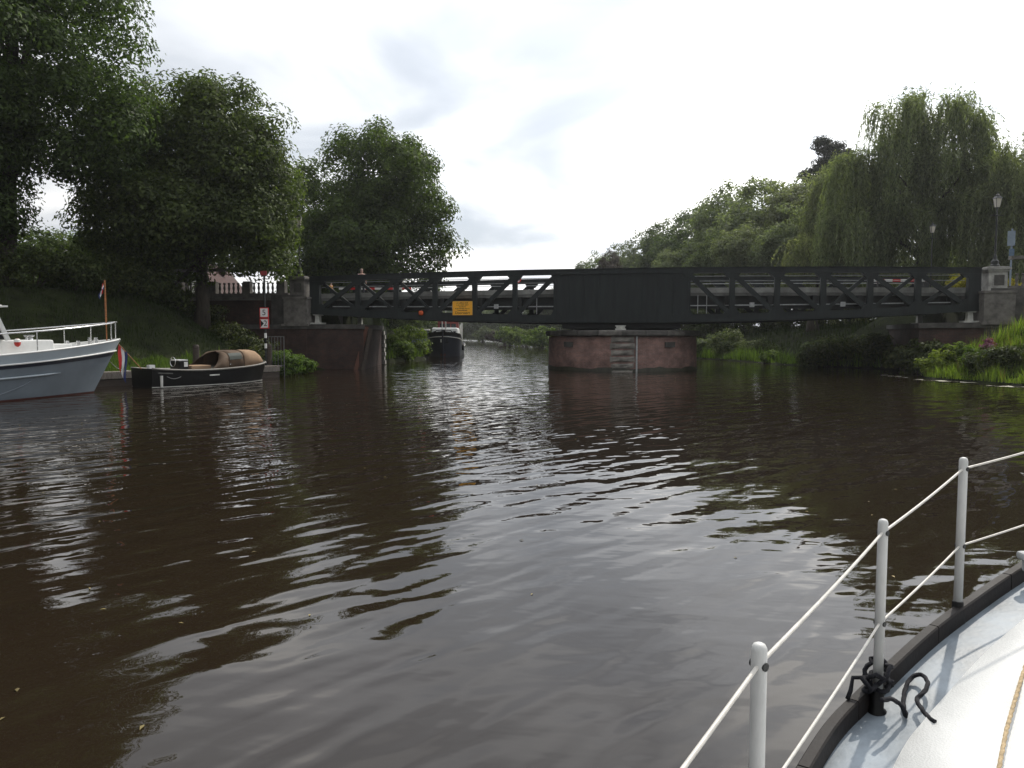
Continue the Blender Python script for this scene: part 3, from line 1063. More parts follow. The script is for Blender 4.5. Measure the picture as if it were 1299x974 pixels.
# ------------------------------------------------------------------ boats
class Hull:
    """hull surface: s 0 bow .. 1 stern, h 0 waterline .. 1 sheer; local x forward, stem at the waterline = origin"""

    def __init__(self, L, B, over, bow_z, mid_z, stern_z, fw=0.5, fd=0.36, tr=0.85, full=0.75):
        self.__dict__.update(locals())

    def sheer(self, s):
        return self.mid_z + (self.bow_z - self.mid_z) * max(0, 1 - s / 0.62) ** 1.9 + (self.stern_z - self.mid_z) * max(0, (s - 0.6) / 0.4) ** 2

    def half(self, s, h):
        a = math.sin(math.pi / 2 * min(1, s / self.fw)) ** 1.05
        c = math.sin(math.pi / 2 * min(1, s / self.fd)) ** self.full
        t_ = 1 - (1 - self.tr) * max(0, (s - 0.6) / 0.4) ** 2
        return self.B * t_ * ((1 - h) * a * 0.93 + h * c)

    def p(self, s, h, side, off=0.0):
        y = self.half(s, max(h, 0)) + off
        if h < 0:
            y = self.half(s, 0) * (1 + 0.7 * h) + off
        x = -s * self.L + self.over * max(h, -0.4) * max(0, 1 - s / 0.5) ** 2 + (off if s < 0.02 else 0)
        return Vector((x, side * y, h * self.sheer(s)))

    def strip(self, h0, h1, off=0.0, s0=0.0, s1=1.0, n=28, m=5, sides=(1, -1), thick=0.0):
        mb = MB()
        for sd in sides:
            rows = []
            for i in range(n + 1):
                s = s0 + (s1 - s0) * (i / n) ** 1.35
                rows.append([self.p(s, h0 + (h1 - h0) * j / m, sd, off) for j in range(m + 1)])
            mb.grid(rows)
        return mb

    def transom(self, h0, h1, s=1.0):
        mb = MB()
        rows = [[self.p(s, h0 + (h1 - h0) * j / 6, 1), self.p(s, h0 + (h1 - h0) * j / 6, -1)] for j in range(7)]
        return mb.grid(rows)

    def deck(self, h, s0=0.0, s1=1.0, inset=0.0, n=24, camber=0.05):
        mb = MB()
        rows = []
        for i in range(n + 1):
            s = s0 + (s1 - s0) * (i / n) ** 1.3
            a, c = self.p(s, h, 1, -inset), self.p(s, h, -1, -inset)
            if a.y < 0: a.y = 0.001; c.y = -0.001
            row = []
            for j in range(7):
                q = a.lerp(c, j / 6)
                q.z += camber * (1 - (2 * j / 6 - 1) ** 2)
                row.append(q)
            rows.append(row)
        return mb.grid(rows)


def flag_mesh(w, h, cols, wav=0.05, droop=0.0):
    """three bands hanging from the hoist along -x; returns list of (MB, material)"""
    res = []
    nb = len(cols)
    for k, c_ in enumerate(cols):
        mb = MB()
        rows = []
        for i in range(9):
            x = i / 8
            row = []
            for j in range(3):
                z = (k + j / 2) / nb
                row.append((-x * w, wav * math.sin(x * 6 + z * 2) * x, -z * h - droop * x * x))
            rows.append(row)
        mb.grid(rows)
        res.append((mb, c_))
    return res


# --- blue-grey steel yacht at the left edge
ang = math.atan2(0.82, 0.57)
yt = empty('motor_yacht', (-15.3, 27.0, 0), ang, 'large blue grey steel motor yacht with white rails moored at the left edge', 'yacht')
hu = Hull(11.5, 1.75, 1.05, 1.93, 1.30, 1.45, fw=0.45, fd=0.30)
put('hull', hu.strip(-0.35, 0.80, m=9), HULLB, yt, smooth=True)
put('transom', hu.transom(-0.35, 1.0), HULLB, yt)
put('boot_stripe', hu.strip(-0.03, 0.03, 0.012), REDBR, yt, smooth=True)
put('bulwark', hu.strip(0.80, 1.0, 0.0), HULLL, yt, smooth=True)
put('bulwark_lining', hu.strip(0.80, 1.0, -0.05), WHITE, yt, smooth=True)
rl = MB()
for sd in (1, -1):
    rl.tube([hu.p((i / 30) ** 1.3, 1.0, sd, -0.02) + Vector((0, 0, 0.015)) for i in range(31)], 0.035, 6)
put('cap_rail', rl, WHITE, yt, smooth=True)
rl = MB()
for sd in (1, -1):
    rl.tube([hu.p((i / 30) ** 1.3, 0.79, sd, 0.03) for i in range(31)], 0.03, 6)
put('white_rubbing_strake', rl, WHITE, yt, smooth=True)
put('dark_stripe', hu.strip(0.70, 0.765, 0.012, s0=0.0, s1=0.42), NAVY, yt, smooth=True)
put('name_panel', hu.strip(0.685, 0.765, 0.014, s0=0.43, s1=0.62), HULLL, yt, smooth=True)
rl = MB()
for sd in (1, -1):
    rl.tube([hu.p(0.16 + 0.8 * i / 24, 0.50 - 0.02 * i / 24, sd, 0.03) for i in range(25)], [0.01] + [0.035] * 23 + [0.01], 6)
put('rubbing_strake', rl, HULLL, yt, smooth=True)
for sd in (1, -1):
    rl = MB().tube([hu.p(0.225 + 0.055 * i / 6 + 0.06 * (i / 6) ** 2, 0.45 - 0.36 * i / 6, sd, 0.004) for i in range(7)], 0.014, 6)
    put('hull_crease', rl, HULLB, yt)
put('anchor_roller', MB().box((0.80, -0.10, 1.90), (0.30, 0.12, 0.09)), CHROME, yt)
put('foredeck', hu.deck(0.81, s0=0.005, inset=0.05), OFFWH, yt, smooth=True)
# trunk cabin and wheelhouse
put('trunk_cabin', MB().box((-2.55, 0, 1.66), (1.9, 1.9, 0.56), taper=0.93), WHITE, yt, bevel=0.04)
put('low_locker', MB().box((-1.25, 0, 1.66), (0.72, 1.1, 0.28), taper=0.95), WHITE, yt, bevel=0.03)
wh = put('wheelhouse', MB().box((-5.35, 0, 1.9), (3.4, 2.5, 0.95), taper=0.97), WHITE, yt, bevel=0.03)
put('roof', MB().box((-5.25, 0, 3.02), (3.9, 2.6, 0.08)), WHITE, wh, bevel=0.03)
for sy in (-1, 1):
    for xx in (-5.3, -7.0):
        put('window_post', MB().bar((xx, sy * 1.19, 2.36), (xx, sy * 1.14, 2.99), 0.09, 0.10), WHITE, wh)
    put('windscreen_pillar', MB().bar((-3.12, sy * 1.12, 1.94), (-3.52, sy * 1.10, 2.99), 0.09, 0.13), WHITE, wh)
    put('side_window', MB().add([(-3.72, sy * 1.17, 2.38), (-7.0, sy * 1.17, 2.38), (-7.0, sy * 1.12, 2.98), (-3.9, sy * 1.12, 2.98)], [(0, 1, 2, 3)]), GLASS, wh)
put('windscreen', MB().add([(-3.16, -1.08, 1.96), (-3.16, 1.08, 1.96), (-3.54, 1.06, 2.98), (-3.54, -1.06, 2.98)], [(0, 1, 2, 3)]), GLASS, wh)
put('visor', MB().box((-3.3, 0, 3.02), (0.42, 2.3, 0.05)), WHITE, wh)
# pulpit
rails = MB()
for sd in (1, -1):
    rails.tube([hu.p(0.004 + 0.75 * (i / 24) ** 1.3, 1.0, sd, -0.06) + Vector((0.0, 0, 0.66 + 0.04 * i / 24)) for i in range(25)], 0.026, 8)
pr_ = put('pulpit_rail', rails, CHROME, yt, smooth=True)
for sd in (1, -1):
    for s in (0.012, 0.10, 0.24, 0.40, 0.56):
        a = hu.p(s, 1.0, sd, -0.06)
        put('stanchion', MB().tube([a, a + Vector((0, 0, 0.67))], 0.020, 6), CHROME, pr_)
for xx, yy in ((0.05, 0.22), (0.05, -0.22), (-0.65, 0.4), (-0.65, -0.4)):
    put('bollard', MB().tube([(xx, yy, 1.5), (xx, yy, 2.02 if xx > 0 else 1.9)], 0.06, 10).tube([(xx, yy - 0.12, 1.93 if xx > 0 else 1.82), (xx, yy + 0.12, 1.93 if xx > 0 else 1.82)], 0.03, 6), CHROME, yt)
put('windlass', MB().lathe([(0.10, 0), (0.12, 0.08), (0.06, 0.12), (0.06, 0.2), (0.11, 0.24)], 12, (-1.1, 0, 1.55)), CHROME, yt)
put('deck_vent', MB().lathe([(0.09, 0), (0.07, 0.05), (0.07, 0.12), (0.12, 0.14), (0.12, 0.18)], 12, (-2.2, -0.5, 1.93)), CHROME, yt)
put('deck_vent', MB().lathe([(0.09, 0), (0.07, 0.05), (0.07, 0.12), (0.12, 0.14), (0.12, 0.18)], 12, (-1.9, 0.5, 1.93)), CHROME, yt)
fn = put('red_and_white_fender', MB().lathe([(0.02, 0), (0.08, 0.05), (0.10, 0.14), (0.09, 0.22), (0.03, 0.27)], 12, (-2.85, -1.12, 1.72)), RED, yt, smooth=True)
put('white_cap', MB().lathe([(0.102, 0.15), (0.092, 0.22), (0.05, 0.26)], 12, (-2.85, -1.12, 1.725)), WHITE, fn)
# jackstaff with a small flag
js = put('jackstaff', MB().tube([(0.55, 0, 1.9), (0.55, 0, 2.6), (0.55, 0, 2.62), (0.55, 0, 4.12)], [0.022, 0.022, 0.034, 0.03], 8), TEAK, yt)
for k, c_ in enumerate((FRED, FWHITE, FBLUE)):
    # limp in the still air: the bands fall in folds beside the staff
    rows = []
    for i in range(9):
        t_ = i / 8
        rows.append([(0.52 - 0.14 * math.sin(t_ * 2.2) * (0.5 + 0.3 * (k + j / 2)) , 0.05 * math.sin(t_ * 6 + k + j), 4.06 - (k + j / 2) / 3 * 0.24 - 0.42 * t_) for j in range(3)])
    put('flag_band', MB().grid(rows), c_, js, smooth=True)

a = Vector((0.35, 0.35, 1.88)); c = Vector((2.9, 3.0, 0.62))
put('bow_line', MB().tube([a.lerp(c, i / 10) - Vector((0, 0, 0.35 * math.sin(math.pi * i / 10))) for i in range(11)], 0.014, 6), pm('bow_rope', (0.30, 0.29, 0.26), 0.9), yt)

# --- small black open boat with tan hood
ang2 = math.atan2(4.5, 3.3)
sb = empty('open_boat', (-11.5, 34.0, 0), ang2, 'small black open boat with tan spray hood moored at the jetty', 'boat')
h2 = Hull(5.55, 1.02, 0.16, 0.88, 0.66, 0.78, fw=0.42, fd=0.30, tr=0.80, full=0.6)
put('hull', h2.strip(-0.4, 1.0, m=8), BLACK, sb, smooth=True)
put('transom', h2.transom(-0.4, 1.0), BLACK, sb)
put('waterline_stripe', h2.strip(0.03, 0.075, 0.01), OFFWH, sb, smooth=True)
rl = MB()
for sd in (1, -1):
    rl.tube([h2.p((i / 24) ** 1.2, 1.0, sd, 0.0) for i in range(25)], 0.04, 8)
put('gunwale', rl, pm('gunwale_grey', (0.20, 0.19, 0.17), 0.6, 0.3, 4), sb, smooth=True)
put('floor', h2.deck(0.45, inset=0.08, camber=0), WOODG, sb)
put('hull_lining', h2.strip(0.40, 0.98, -0.05), OFFWH, sb, smooth=True)
put('fender_strip', MB().bar(h2.p(0.50, 0.66, -1, 0.03), h2.p(0.58, 0.66, -1, 0.03), 0.03, 0.05), OFFWH, sb)
put('fender_strip', MB().bar(h2.p(0.86, 0.80, -1, 0.03), h2.p(0.96, 0.80, -1, 0.03), 0.02, 0.04), pm('dull_strip', (0.12, 0.12, 0.11), 0.6), sb)
a = h2.p(0.94, 0.5, -1, 0.05)
put('white_fender', MB().tube([a + Vector((0, 0, -0.34)), a + Vector((0, 0, 0.12))], [0.05, 0.06], 8), OFFWH, sb)
put('mooring_line', MB().tube([h2.p(0.80 + 0.1 * i / 6, 0.62 - 0.12 * math.sin(math.pi * i / 6), -1, 0.02) for i in range(7)], 0.014, 6), pm('grey_rope', (0.25, 0.25, 0.24), 0.9, 0.2, 8), sb)
put('stern_cleat', MB().box((-5.45, -0.55, 0.85), (0.22, 0.22, 0.14)), WHITE, sb)
put('engine_box', MB().box((-3.2, 0, 0.62), (0.9, 0.8, 0.42)), TAN, sb, bevel=0.03)
st = put('steering_console', MB().box((-4.02, -0.12, 0.74), (0.42, 0.70, 0.62)), BLACK, sb, bevel=0.02)
put('white_top', MB().box((-4.02, -0.12, 1.07), (0.40, 0.62, 0.04)), WHITE, st)
put('gauge', MB().box((-3.94, -0.475, 0.90), (0.16, 0.02, 0.2)), WHITE, st)
mb = MB()
mb.grid([[(-4.3 + 0.02 * math.sin(b_), -0.12 + (0.2 + 0.018 * math.cos(b_)) * math.cos(a_), 1.0 + (0.2 + 0.018 * math.cos(b_)) * math.sin(a_)) for b_ in [2 * math.pi * j / 6 for j in range(7)]] for a_ in [2 * math.pi * i / 20 for i in range(21)]])
put('steering_wheel', mb, CHROME, st)
put('rear_seat', MB().box((-4.95, 0, 0.58), (0.6, 1.3, 0.16)), TAN, sb, bevel=0.04)
put('side_bench', MB().box((-3.9, 0.62, 0.55), (1.3, 0.35, 0.14)), TAN, sb, bevel=0.04)
put('side_rail', MB().tube([(-2.3, -0.98, 0.72), (-2.25, -0.99, 0.86), (-1.3, -0.94, 0.92), (-1.25, -0.92, 0.78)], 0.02, 6), CHROME, sb)
# folding hood: canvas over hoops from the bow back to the rear hoop, then sloping side curtains
def hood_ring(x, hgt, m=16, pw=0.55):
    s_ = max(0.004, -x / 5.55)
    hw = h2.half(s_, 1) * 0.99
    return [(x, hw * math.copysign(abs(math.cos(math.pi * j / m)) ** 0.55, math.cos(math.pi * j / m)), h2.sheer(s_) + 0.02 + hgt * math.sin(math.pi * j / m) ** pw) for j in range(m + 1)]


prof = [(0.02, 0.04), (-0.15, 0.15), (-0.40, 0.38), (-0.68, 0.585), (-0.90, 0.65), (-1.2, 0.66), (-1.55, 0.69)]
hood = put('spray_hood', MB().grid([hood_ring(x, z_, pw=0.46) for x, z_ in prof]), TAN, sb, smooth=True)
sol = hood.modifiers.new('thick', 'SOLIDIFY'); sol.thickness = 0.012
TAN_SHADE = pm('tan_canvas_shade', (0.095, 0.060, 0.036), 0.85, 0.15, 3, 0.01, 3.5)  # darker than the front canvas: shade on the hood's aft half painted in
SMOKY = pm('smoky_plastic', (0.045, 0.05, 0.035), 0.12, 0.2, 3)
rear = put('hood_rear_section', MB().grid([hood_ring(x, z_, pw=0.46) for x, z_ in ((-1.56, 0.692), (-1.8, 0.715), (-2.05, 0.72), (-2.3, 0.70))]), TAN_SHADE, sb, smooth=True)  # split from the front canvas to carry the shade colour
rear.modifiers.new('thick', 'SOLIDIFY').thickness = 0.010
for sd in (1, -1):
    ring = hood_ring(-2.3, 0.70, pw=0.46)
    ring = ring[:9] if sd > 0 else ring[::-1][:9]
    tail = []
    for k in range(9):
        f = k / 8
        xx = -3.15 + 0.85 * f ** 0.9
        s_ = -xx / 5.55
        tail.append((xx, ring[k][1] * (1 - 0.02 * f), h2.sheer(s_) + 0.02 + (ring[k][2] - ring[0][2]) * f ** 0.8))
    mids = [tuple(Vector(ring[k]).lerp(Vector(tail[k]), 0.5)) for k in range(9)]
    w_ = put('hood_side_wing', MB().grid([ring, mids, tail]), TAN_SHADE, sb, smooth=True)
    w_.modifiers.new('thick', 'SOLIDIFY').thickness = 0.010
    r0, r1 = hood_ring(-1.66, 0.70, pw=0.46), hood_ring(-2.26, 0.71, pw=0.46)
    if sd < 0:
        r0, r1 = r0[::-1], r1[::-1]
    pan = []
    for k in (1, 2, 3, 4):
        pan.append([tuple(Vector(r0[k]).lerp(Vector(r1[k]), f) + Vector((0, sd * 0.014, 0.008))) for f in (0, 0.33, 0.66, 1.0)])
    put('clear_window', MB().grid(pan), SMOKY, rear, smooth=True)
for xs, hs in ((-1.555, 0.70), ):
    put('hoop_seam', MB().tube([Vector(q) + Vector((0, math.copysign(0.006, q[1]), 0.005)) for q in hood_ring(xs, hs, pw=0.46)], 0.014, 6), TAN_SHADE, hood)

# stern flag, hanging from a leaning staff
fs = empty('dutch_flag', tuple(sb.matrix_basis @ Vector((-5.6, 0.0, 0.8))), ang2, 'red white and blue flag hanging at the stern of the black boat', 'flag')
put('staff', MB().tube([(0.1, 0, -0.1), (-0.85, 0, 1.0)], 0.018, 6), TEAK, fs)
rr = MB()
for k, c_ in enumerate((FRED, FWHITE, FBLUE)):
    rows = []
    for i in range(9):
        t_ = i / 8
        rows.append([(-0.80 + 0.10 * t_ + (k + j / 2) / 3 * 0.30 - 0.15 * t_, 0.06 * math.sin(t_ * 5 + k + j), 0.94 - 1.25 * t_ * (0.72 + 0.09 * (k + j / 2)) - (k + j / 2) / 3 * 0.30) for j in range(3)])
    put('flag_band', MB().grid(rows), c_, fs, smooth=True)

# --- dark barge coming out from under the bridge
bg_ = empty('barge', (-6.75, 72.5, 0), math.atan2(-1, 0.03), 'dark hulled barge with white deckhouse seen bow on under the bridge', 'barge')
h3 = Hull(17, 1.72, 0.35, 2.45, 1.15, 1.35, fw=0.14, fd=0.075, tr=0.9, full=0.5)
put('hull', h3.strip(-0.3, 0.86, m=8), NAVY, bg_, smooth=True)
put('bulwark', h3.strip(0.86, 1.0, 0.01), BLACK, bg_, smooth=True)
rl = MB()
for sd in (1, -1):
    rl.tube([h3.p((i / 24) ** 1.6, 0.80, sd, 0.03) for i in range(25)], 0.04, 6)
put('white_line', rl, OFFWH, bg_, smooth=True)
put('red_forefoot', h3.strip(0.02, 0.12, 0.02, s0=0.0, s1=0.012, n=8), REDBR, bg_)
put('stem_post', MB().bar((0.05, 0, -0.2), (0.42, 0, 2.5), 0.14, 0.14), NAVY, bg_)
put('anchor', MB().bar((0.16, 0.40, 1.75), (0.12, 0.40, 1.35), 0.07, 0.07).bar((0.15, 0.22, 1.40), (0.15, 0.58, 1.40), 0.08, 0.08), IRON, bg_)
put('bow_mark', MB().box((0.37, -0.16, 1.55), (0.05, 0.10, 0.30)), OFFWH, bg_)
put('foredeck', h3.deck(0.90, s0=0.004, inset=0.03), NAVY, bg_)
dh = put('deckhouse', MB().box((-5.4, 0, 2.05), (5.0, 2.75, 1.60), taper=0.95), WHITE, bg_, bevel=0.15)
for sy in (-1, 1):
    put('front_window', MB().box((-2.88, sy * 1.0, 2.25), (0.06, 0.26, 0.50)), GLASS, dh)
wh = put('wheelhouse', MB().box((-10.2, 0, 2.6), (2.6, 2.2, 2.2)), MAHOG, bg_, bevel=0.03)
for yy in (-0.62, 0.0, 0.62):
    wf = put('window', MB().box((-8.90, yy, 3.05), (0.06, 0.50, 0.60)), GLASS, wh)
put('wheelhouse_roof', MB().box((-10.2, 0, 3.76), (3.0, 2.6, 0.10)), OFFWH, wh)
put('mast', MB().tube([(-1.8, 0.18, 1.9), (-1.8, 0.18, 5.2)], 0.06, 8), OFFWH, bg_)
put('mast', MB().tube([(-1.8, -0.18, 1.9), (-1.8, -0.18, 5.0)], 0.05, 8), OFFWH, bg_)
for sy in (-1, 1):
    put('anchor_winch_arm', MB().tube([(-0.9, 0, 2.5), (-1.0, sy * 0.7, 2.55), (-1.1, sy * 1.2, 2.1)], 0.05, 6), BLACK, bg_)
put('winch', MB().box((-0.9, 0, 2.45), (0.3, 0.36, 0.34)), BLACK, bg_)
put('white_davit', MB().tube([(-4, 1.66, 1.2), (-4, 1.70, 3.35)], 0.09, 8), OFFWH, bg_)
put('white_davit', MB().tube([(-4.8, 1.50, 1.2), (-4.8, 1.52, 3.2)], 0.07, 8), OFFWH, bg_)
put('tyre_fender', MB().lathe([(0.12, -0.1), (0.28, -0.1), (0.28, 0.1), (0.12, 0.1)], 14), BLACK, bg_, loc=(-3.0, 1.84, 0.85), rot=(R(90), 0, 0))

# --- cabin boat behind the bush
p = at(530, 440, 79)
cb = empty('cabin_boat', (p.x, p.y, 0), R(-85), 'cabin boat with pale roof half hidden behind the bush beyond the bridge', 'boat')
h4 = Hull(8, 1.3, 0.4, 1.2, 0.9, 1.0)
put('hull', h4.strip(-0.3, 1.0), HULLB, cb, smooth=True)
put('deck', h4.deck(0.9), OFFWH, cb)
ca = put('cabin', MB().box((-4, 0, 1.75), (4, 2.0, 1.7)), pm('blue_grey_cover', (0.12, 0.15, 0.19), 0.7), cb, bevel=0.05)
put('cabin_roof', MB().box((-4, 0, 2.68), (4.6, 2.4, 0.16)), OFFWH, ca, bevel=0.04)
put('cabin_window', MB().box((-1.98, 0, 2.0), (0.06, 1.5, 0.6)), GLASS, ca)


# ------------------------------------------------------------------ vegetation
def frames(nrm):
    nrm = nrm / np.linalg.norm(nrm, axis=1, keepdims=True)
    ref = rng.normal(size=nrm.shape)
    a = np.cross(nrm, ref)
    a /= np.linalg.norm(a, axis=1, keepdims=True) + 1e-9
    b_ = np.cross(nrm, a)
    return nrm, a, b_


def leaf_quads(c, nrm, ln, wd, along=None):
    """diamond leaves: centre, normal, length, width"""
    n, a, b_ = frames(nrm)
    if along is not None:
        a = along / (np.linalg.norm(along, axis=1, keepdims=True) + 1e-9)
        b_ = np.cross(n, a)
        b_ /= np.linalg.norm(b_, axis=1, keepdims=True) + 1e-9
    l = (ln * rng.uniform(0.65, 1.35, len(c)))[:, None]
    w_ = (wd * rng.uniform(0.65, 1.35, len(c)))[:, None]
    fold = n * (w_ * 0.25)
    v = np.stack([c - a * l * 0.5, c + b_ * w_ * 0.5 + fold - a * l * 0.05, c + a * l * 0.5 - n * l * 0.12, c - b_ * w_ * 0.5 + fold - a * l * 0.05], 1)
    k = len(c)
    return v.reshape(-1, 3), np.arange(4 * k).reshape(k, 4)


def ball(n):
    v = rng.normal(size=(n, 3))
    return v / np.linalg.norm(v, axis=1, keepdims=True)


def crown_mesh(name, lobes, clumps, per, clump_r, ln, wd, inner=0.25, droop=0.0):
    """leaf clumps spread through a set of ellipsoid lobes"""
    lobes = np.array(lobes, float)
    wgt = (lobes[:, 3] * lobes[:, 4] + lobes[:, 3] * lobes[:, 5] + lobes[:, 4] * lobes[:, 5])
    pick = rng.choice(len(lobes), clumps, p=wgt / wgt.sum())
    d = ball(clumps)
    rad = np.where(rng.random(clumps) < inner, rng.uniform(0.35, 0.85, clumps), 1 - np.abs(rng.normal(0, 0.10, clumps)) + rng.normal(0, 0.05, clumps))
    cc = lobes[pick, :3] + d * lobes[pick, 3:6] * rad[:, None]
    cr = clump_r * rng.uniform(0.55, 1.45, clumps)
    cnt = np.maximum(8, (per * (cr / clump_r) ** 1.6).astype(int))
    ci = np.repeat(np.arange(clumps), cnt)
    n = len(ci)
    q = ball(n)
    rr = rng.random(n) ** (1 / 2.2)
    pos = cc[ci] + q * (cr[ci] * rr)[:, None] * np.array([1.15, 1.15, 0.72])
    pos[:, 2] -= droop * (np.hypot(q[:, 0], q[:, 1]) * rr) ** 2 * cr[ci]
    nrm = q * 0.95 + d[ci] * 0.30 + rng.normal(size=(n, 3)) * 0.38 + np.array([0, 0, 0.45])
    v, f = leaf_quads(pos, nrm, ln, wd)
    return np_mesh(name, v, f), cc


def trunk_mb(h, r, tips, lean=(0, 0), split=0.35, n=9):
    mb = MB()
    top = Vector((lean[0], lean[1], h))
    path = [Vector((0, 0, -0.6))]
    for i in range(1, 8):
        t_ = i / 7
        path.append(Vector((lean[0] * t_ + random.uniform(-.08, .08) * r * 3, lean[1] * t_ + random.uniform(-.08, .08) * r * 3, h * t_)))
    mb.tube(path, [r * 1.45] + [r * (1.05 - 0.75 * i / 7) for i in range(1, 8)], n)
    for tp in tips:
        tp = Vector(tp)
        t_ = min(0.95, max(split, 0.25 + 0.6 * tp.z / (h * 1.5)) * random.uniform(0.8, 1.1))
        a = Vector((lean[0] * t_, lean[1] * t_, h * t_))
        r0 = r * (1.0 - 0.75 * t_) * 0.62
        m1 = a.lerp(tp, 0.35) + Vector((random.uniform(-.4, .4), random.uniform(-.4, .4), 0.25 * (tp - a).length * 0.5))
        m2 = a.lerp(tp, 0.7) + Vector((random.uniform(-.4, .4), random.uniform(-.4, .4), 0.1 * (tp - a).length))
        mb.tube([a, m1, m2, tp], [r0, r0 * 0.7, r0 * 0.4, r0 * 0.12], 6)
    return mb


def tree(name, x, y, label, lobes, h, r, mat, clumps, per, cr, ln, wd, ntips=16, lean=(0, 0), inner=0.25, droop=0.0, z=None, group=None):
    if z is None:
        z = float(ground_z(np.array([x]), np.array([y]))[0])
    o = empty(name, (x, y, z), 0, label, 'tree', group)
    me_, cc = crown_mesh('crown', lobes, clumps, per, cr, ln, wd, inner, droop)
    tips = [tuple(cc[i]) for i in rng.choice(len(cc), ntips, replace=False)]
    put('trunk', trunk_mb(h, r, tips, lean), BARK, o, smooth=True)
    link('crown', me_, mat, o)
    return o


def crown_lobes(r, z0, z1, n=7, seed=0, squash=1.0):
    """several overlapping lobes filling a round crown of radius r between z0 and z1"""
    rr = random.Random(seed)
    hh = (z1 - z0) / 2
    zc = (z0 + z1) / 2
    L_ = [(0, 0, zc + 0.05 * hh, r * 0.78, r * 0.78, hh * 0.92)]
    for i in range(n):
        a = 2 * math.pi * i / n + rr.uniform(-0.4, 0.4)
        zz = zc + hh * rr.uniform(-0.6, 0.45)
        k = rr.uniform(0.40, 0.58)
        L_.append((math.cos(a) * r * (1 - k * 0.9), math.sin(a) * r * (1 - k * 0.9), zz, r * k, r * k, hh * rr.uniform(0.30, 0.46)))
    return L_


TG = 'large ash trees on the left bank'
# nearest: its crown leaves the frame top left
def zl(v, y): return H + (HZ - v) / F * y


def gz_(x, y): return float(ground_z(np.array([x]), np.array([y]))[0])


def px(u, y): return (u - CX) / F * y


x, y = px(10, 38), 38.0
z0 = gz_(x, y)
lob = [(-1.5, 0, 13.5, 6.2, 5.5, 7.5), (3.0, -0.5, 12.0, 4.2, 4.2, 4.6), (1.0, 0, 17.0, 3.8, 4.0, 4.2), (5.0, 0.5, 8.6, 2.9, 3.0, 2.8), (-3.5, -1, 7.4, 4.5, 4.0, 3.2), (-0.4, -2, 7.8, 3.4, 3.0, 2.8), (0.4, -0.8, 5.4, 2.4, 1.8, 1.5), (3.0, -0.4, 6.6, 1.8, 1.6, 1.2), (-0.3, -2.2, 3.0, 2.6, 1.8, 1.6), (1.0, -4.6, 11.5, 4.4, 3.5, 4.0), (-4.0, -5.0, 12.0, 5.0, 4.0, 5.0), (-1.4, -1.6, 4.4, 3.0, 2.4, 1.8), (-4.2, -1.2, 3.8, 3.0, 2.4, 1.8)]
tree('ash_tree', x, y, 'tallest leafy tree at the left edge, its crown cut by the frame top', lob, 13, 0.42, L_ASH, 740, 210, 1.10, 0.245, 0.115, 26, (1.0, 0.2), 0.2, 0.35, group=TG)
x, y = px(264, 45.0), 44.2
z0 = gz_(x, y)
top = zl(100, 44.2) - z0
lob = crown_lobes(5.2, 4.0, top, 8, 3) + [(-3.6, -0.5, top * 0.42, 2.8, 2.5, 2.6), (3.4, -1.0, top * 0.40, 2.6, 2.4, 2.8), (-1.0, -2.2, top * 0.36, 2.6, 2.0, 2.4), (-3.0, -1.0, top * 0.22, 2.4, 1.8, 1.6), (-1.0, -1.5, 2.7, 1.7, 1.3, 1.4), (-3.8, 0, top * 0.70, 2.6, 2.6, 3.2), (3.4, 0.5, top * 0.55, 2.0, 2.4, 3.4)]
tree('ash_tree', x, y, 'round crowned leafy tree above the left balustrade behind the black boat', lob, 10.5, 0.40, L_ASH, 560, 225, 1.06, 0.26, 0.118, 26, (0.3, 0), 0.2, 0.35, group=TG)
x, y = px(473, 64.0), 64.0
z0 = gz_(x, y)
top = zl(163, 64) - z0
lob = crown_lobes(6.3, 3.4, top, 9, 5) + [(-4.9, 0.5, top * 0.62, 2.6, 2.6, 3.6), (-4.6, -0.5, top * 0.42, 2.4, 2.4, 3.0), (4.2, -0.5, top * 0.38, 2.8, 2.6, 3.4), (-3.4, -0.8, top * 0.35, 3.0, 2.6, 3.2)]
tree('ash_tree', x, y, 'domed leafy tree standing behind the left end of the bridge', lob, 11, 0.42, L_ASH, 520, 200, 1.22, 0.32, 0.145, 26, (0, 0), 0.2, 0.3, group=TG)
# shaded tree filling the gap low on the left
x, y = px(60, 52), 53.0
tree('bushy_tree', x, y, 'low dark tree behind the left bank under the tall tree', crown_lobes(4.4, 0.4, 4.9, 6, 8), 3, 0.25, L_ASH, 260, 70, 0.9, 0.32, 0.15, 10)
x, y = px(222, 50), 52.0
tree('bushy_tree', x, y, 'low dark tree between the tall tree and the balustrade tree', crown_lobes(2.9, 0.8, 8.6, 6, 9), 5, 0.25, L_ASH, 260, 70, 0.9, 0.32, 0.15, 10)
x, y = px(425, 72), 76.0
tree('bushy_tree', x, y, 'low leafy tree behind the bridge below the domed tree', crown_lobes(6.0, 0.8, 9.0, 6, 12), 5, 0.28, L_ASH, 260, 70, 1.0, 0.40, 0.18, 10)

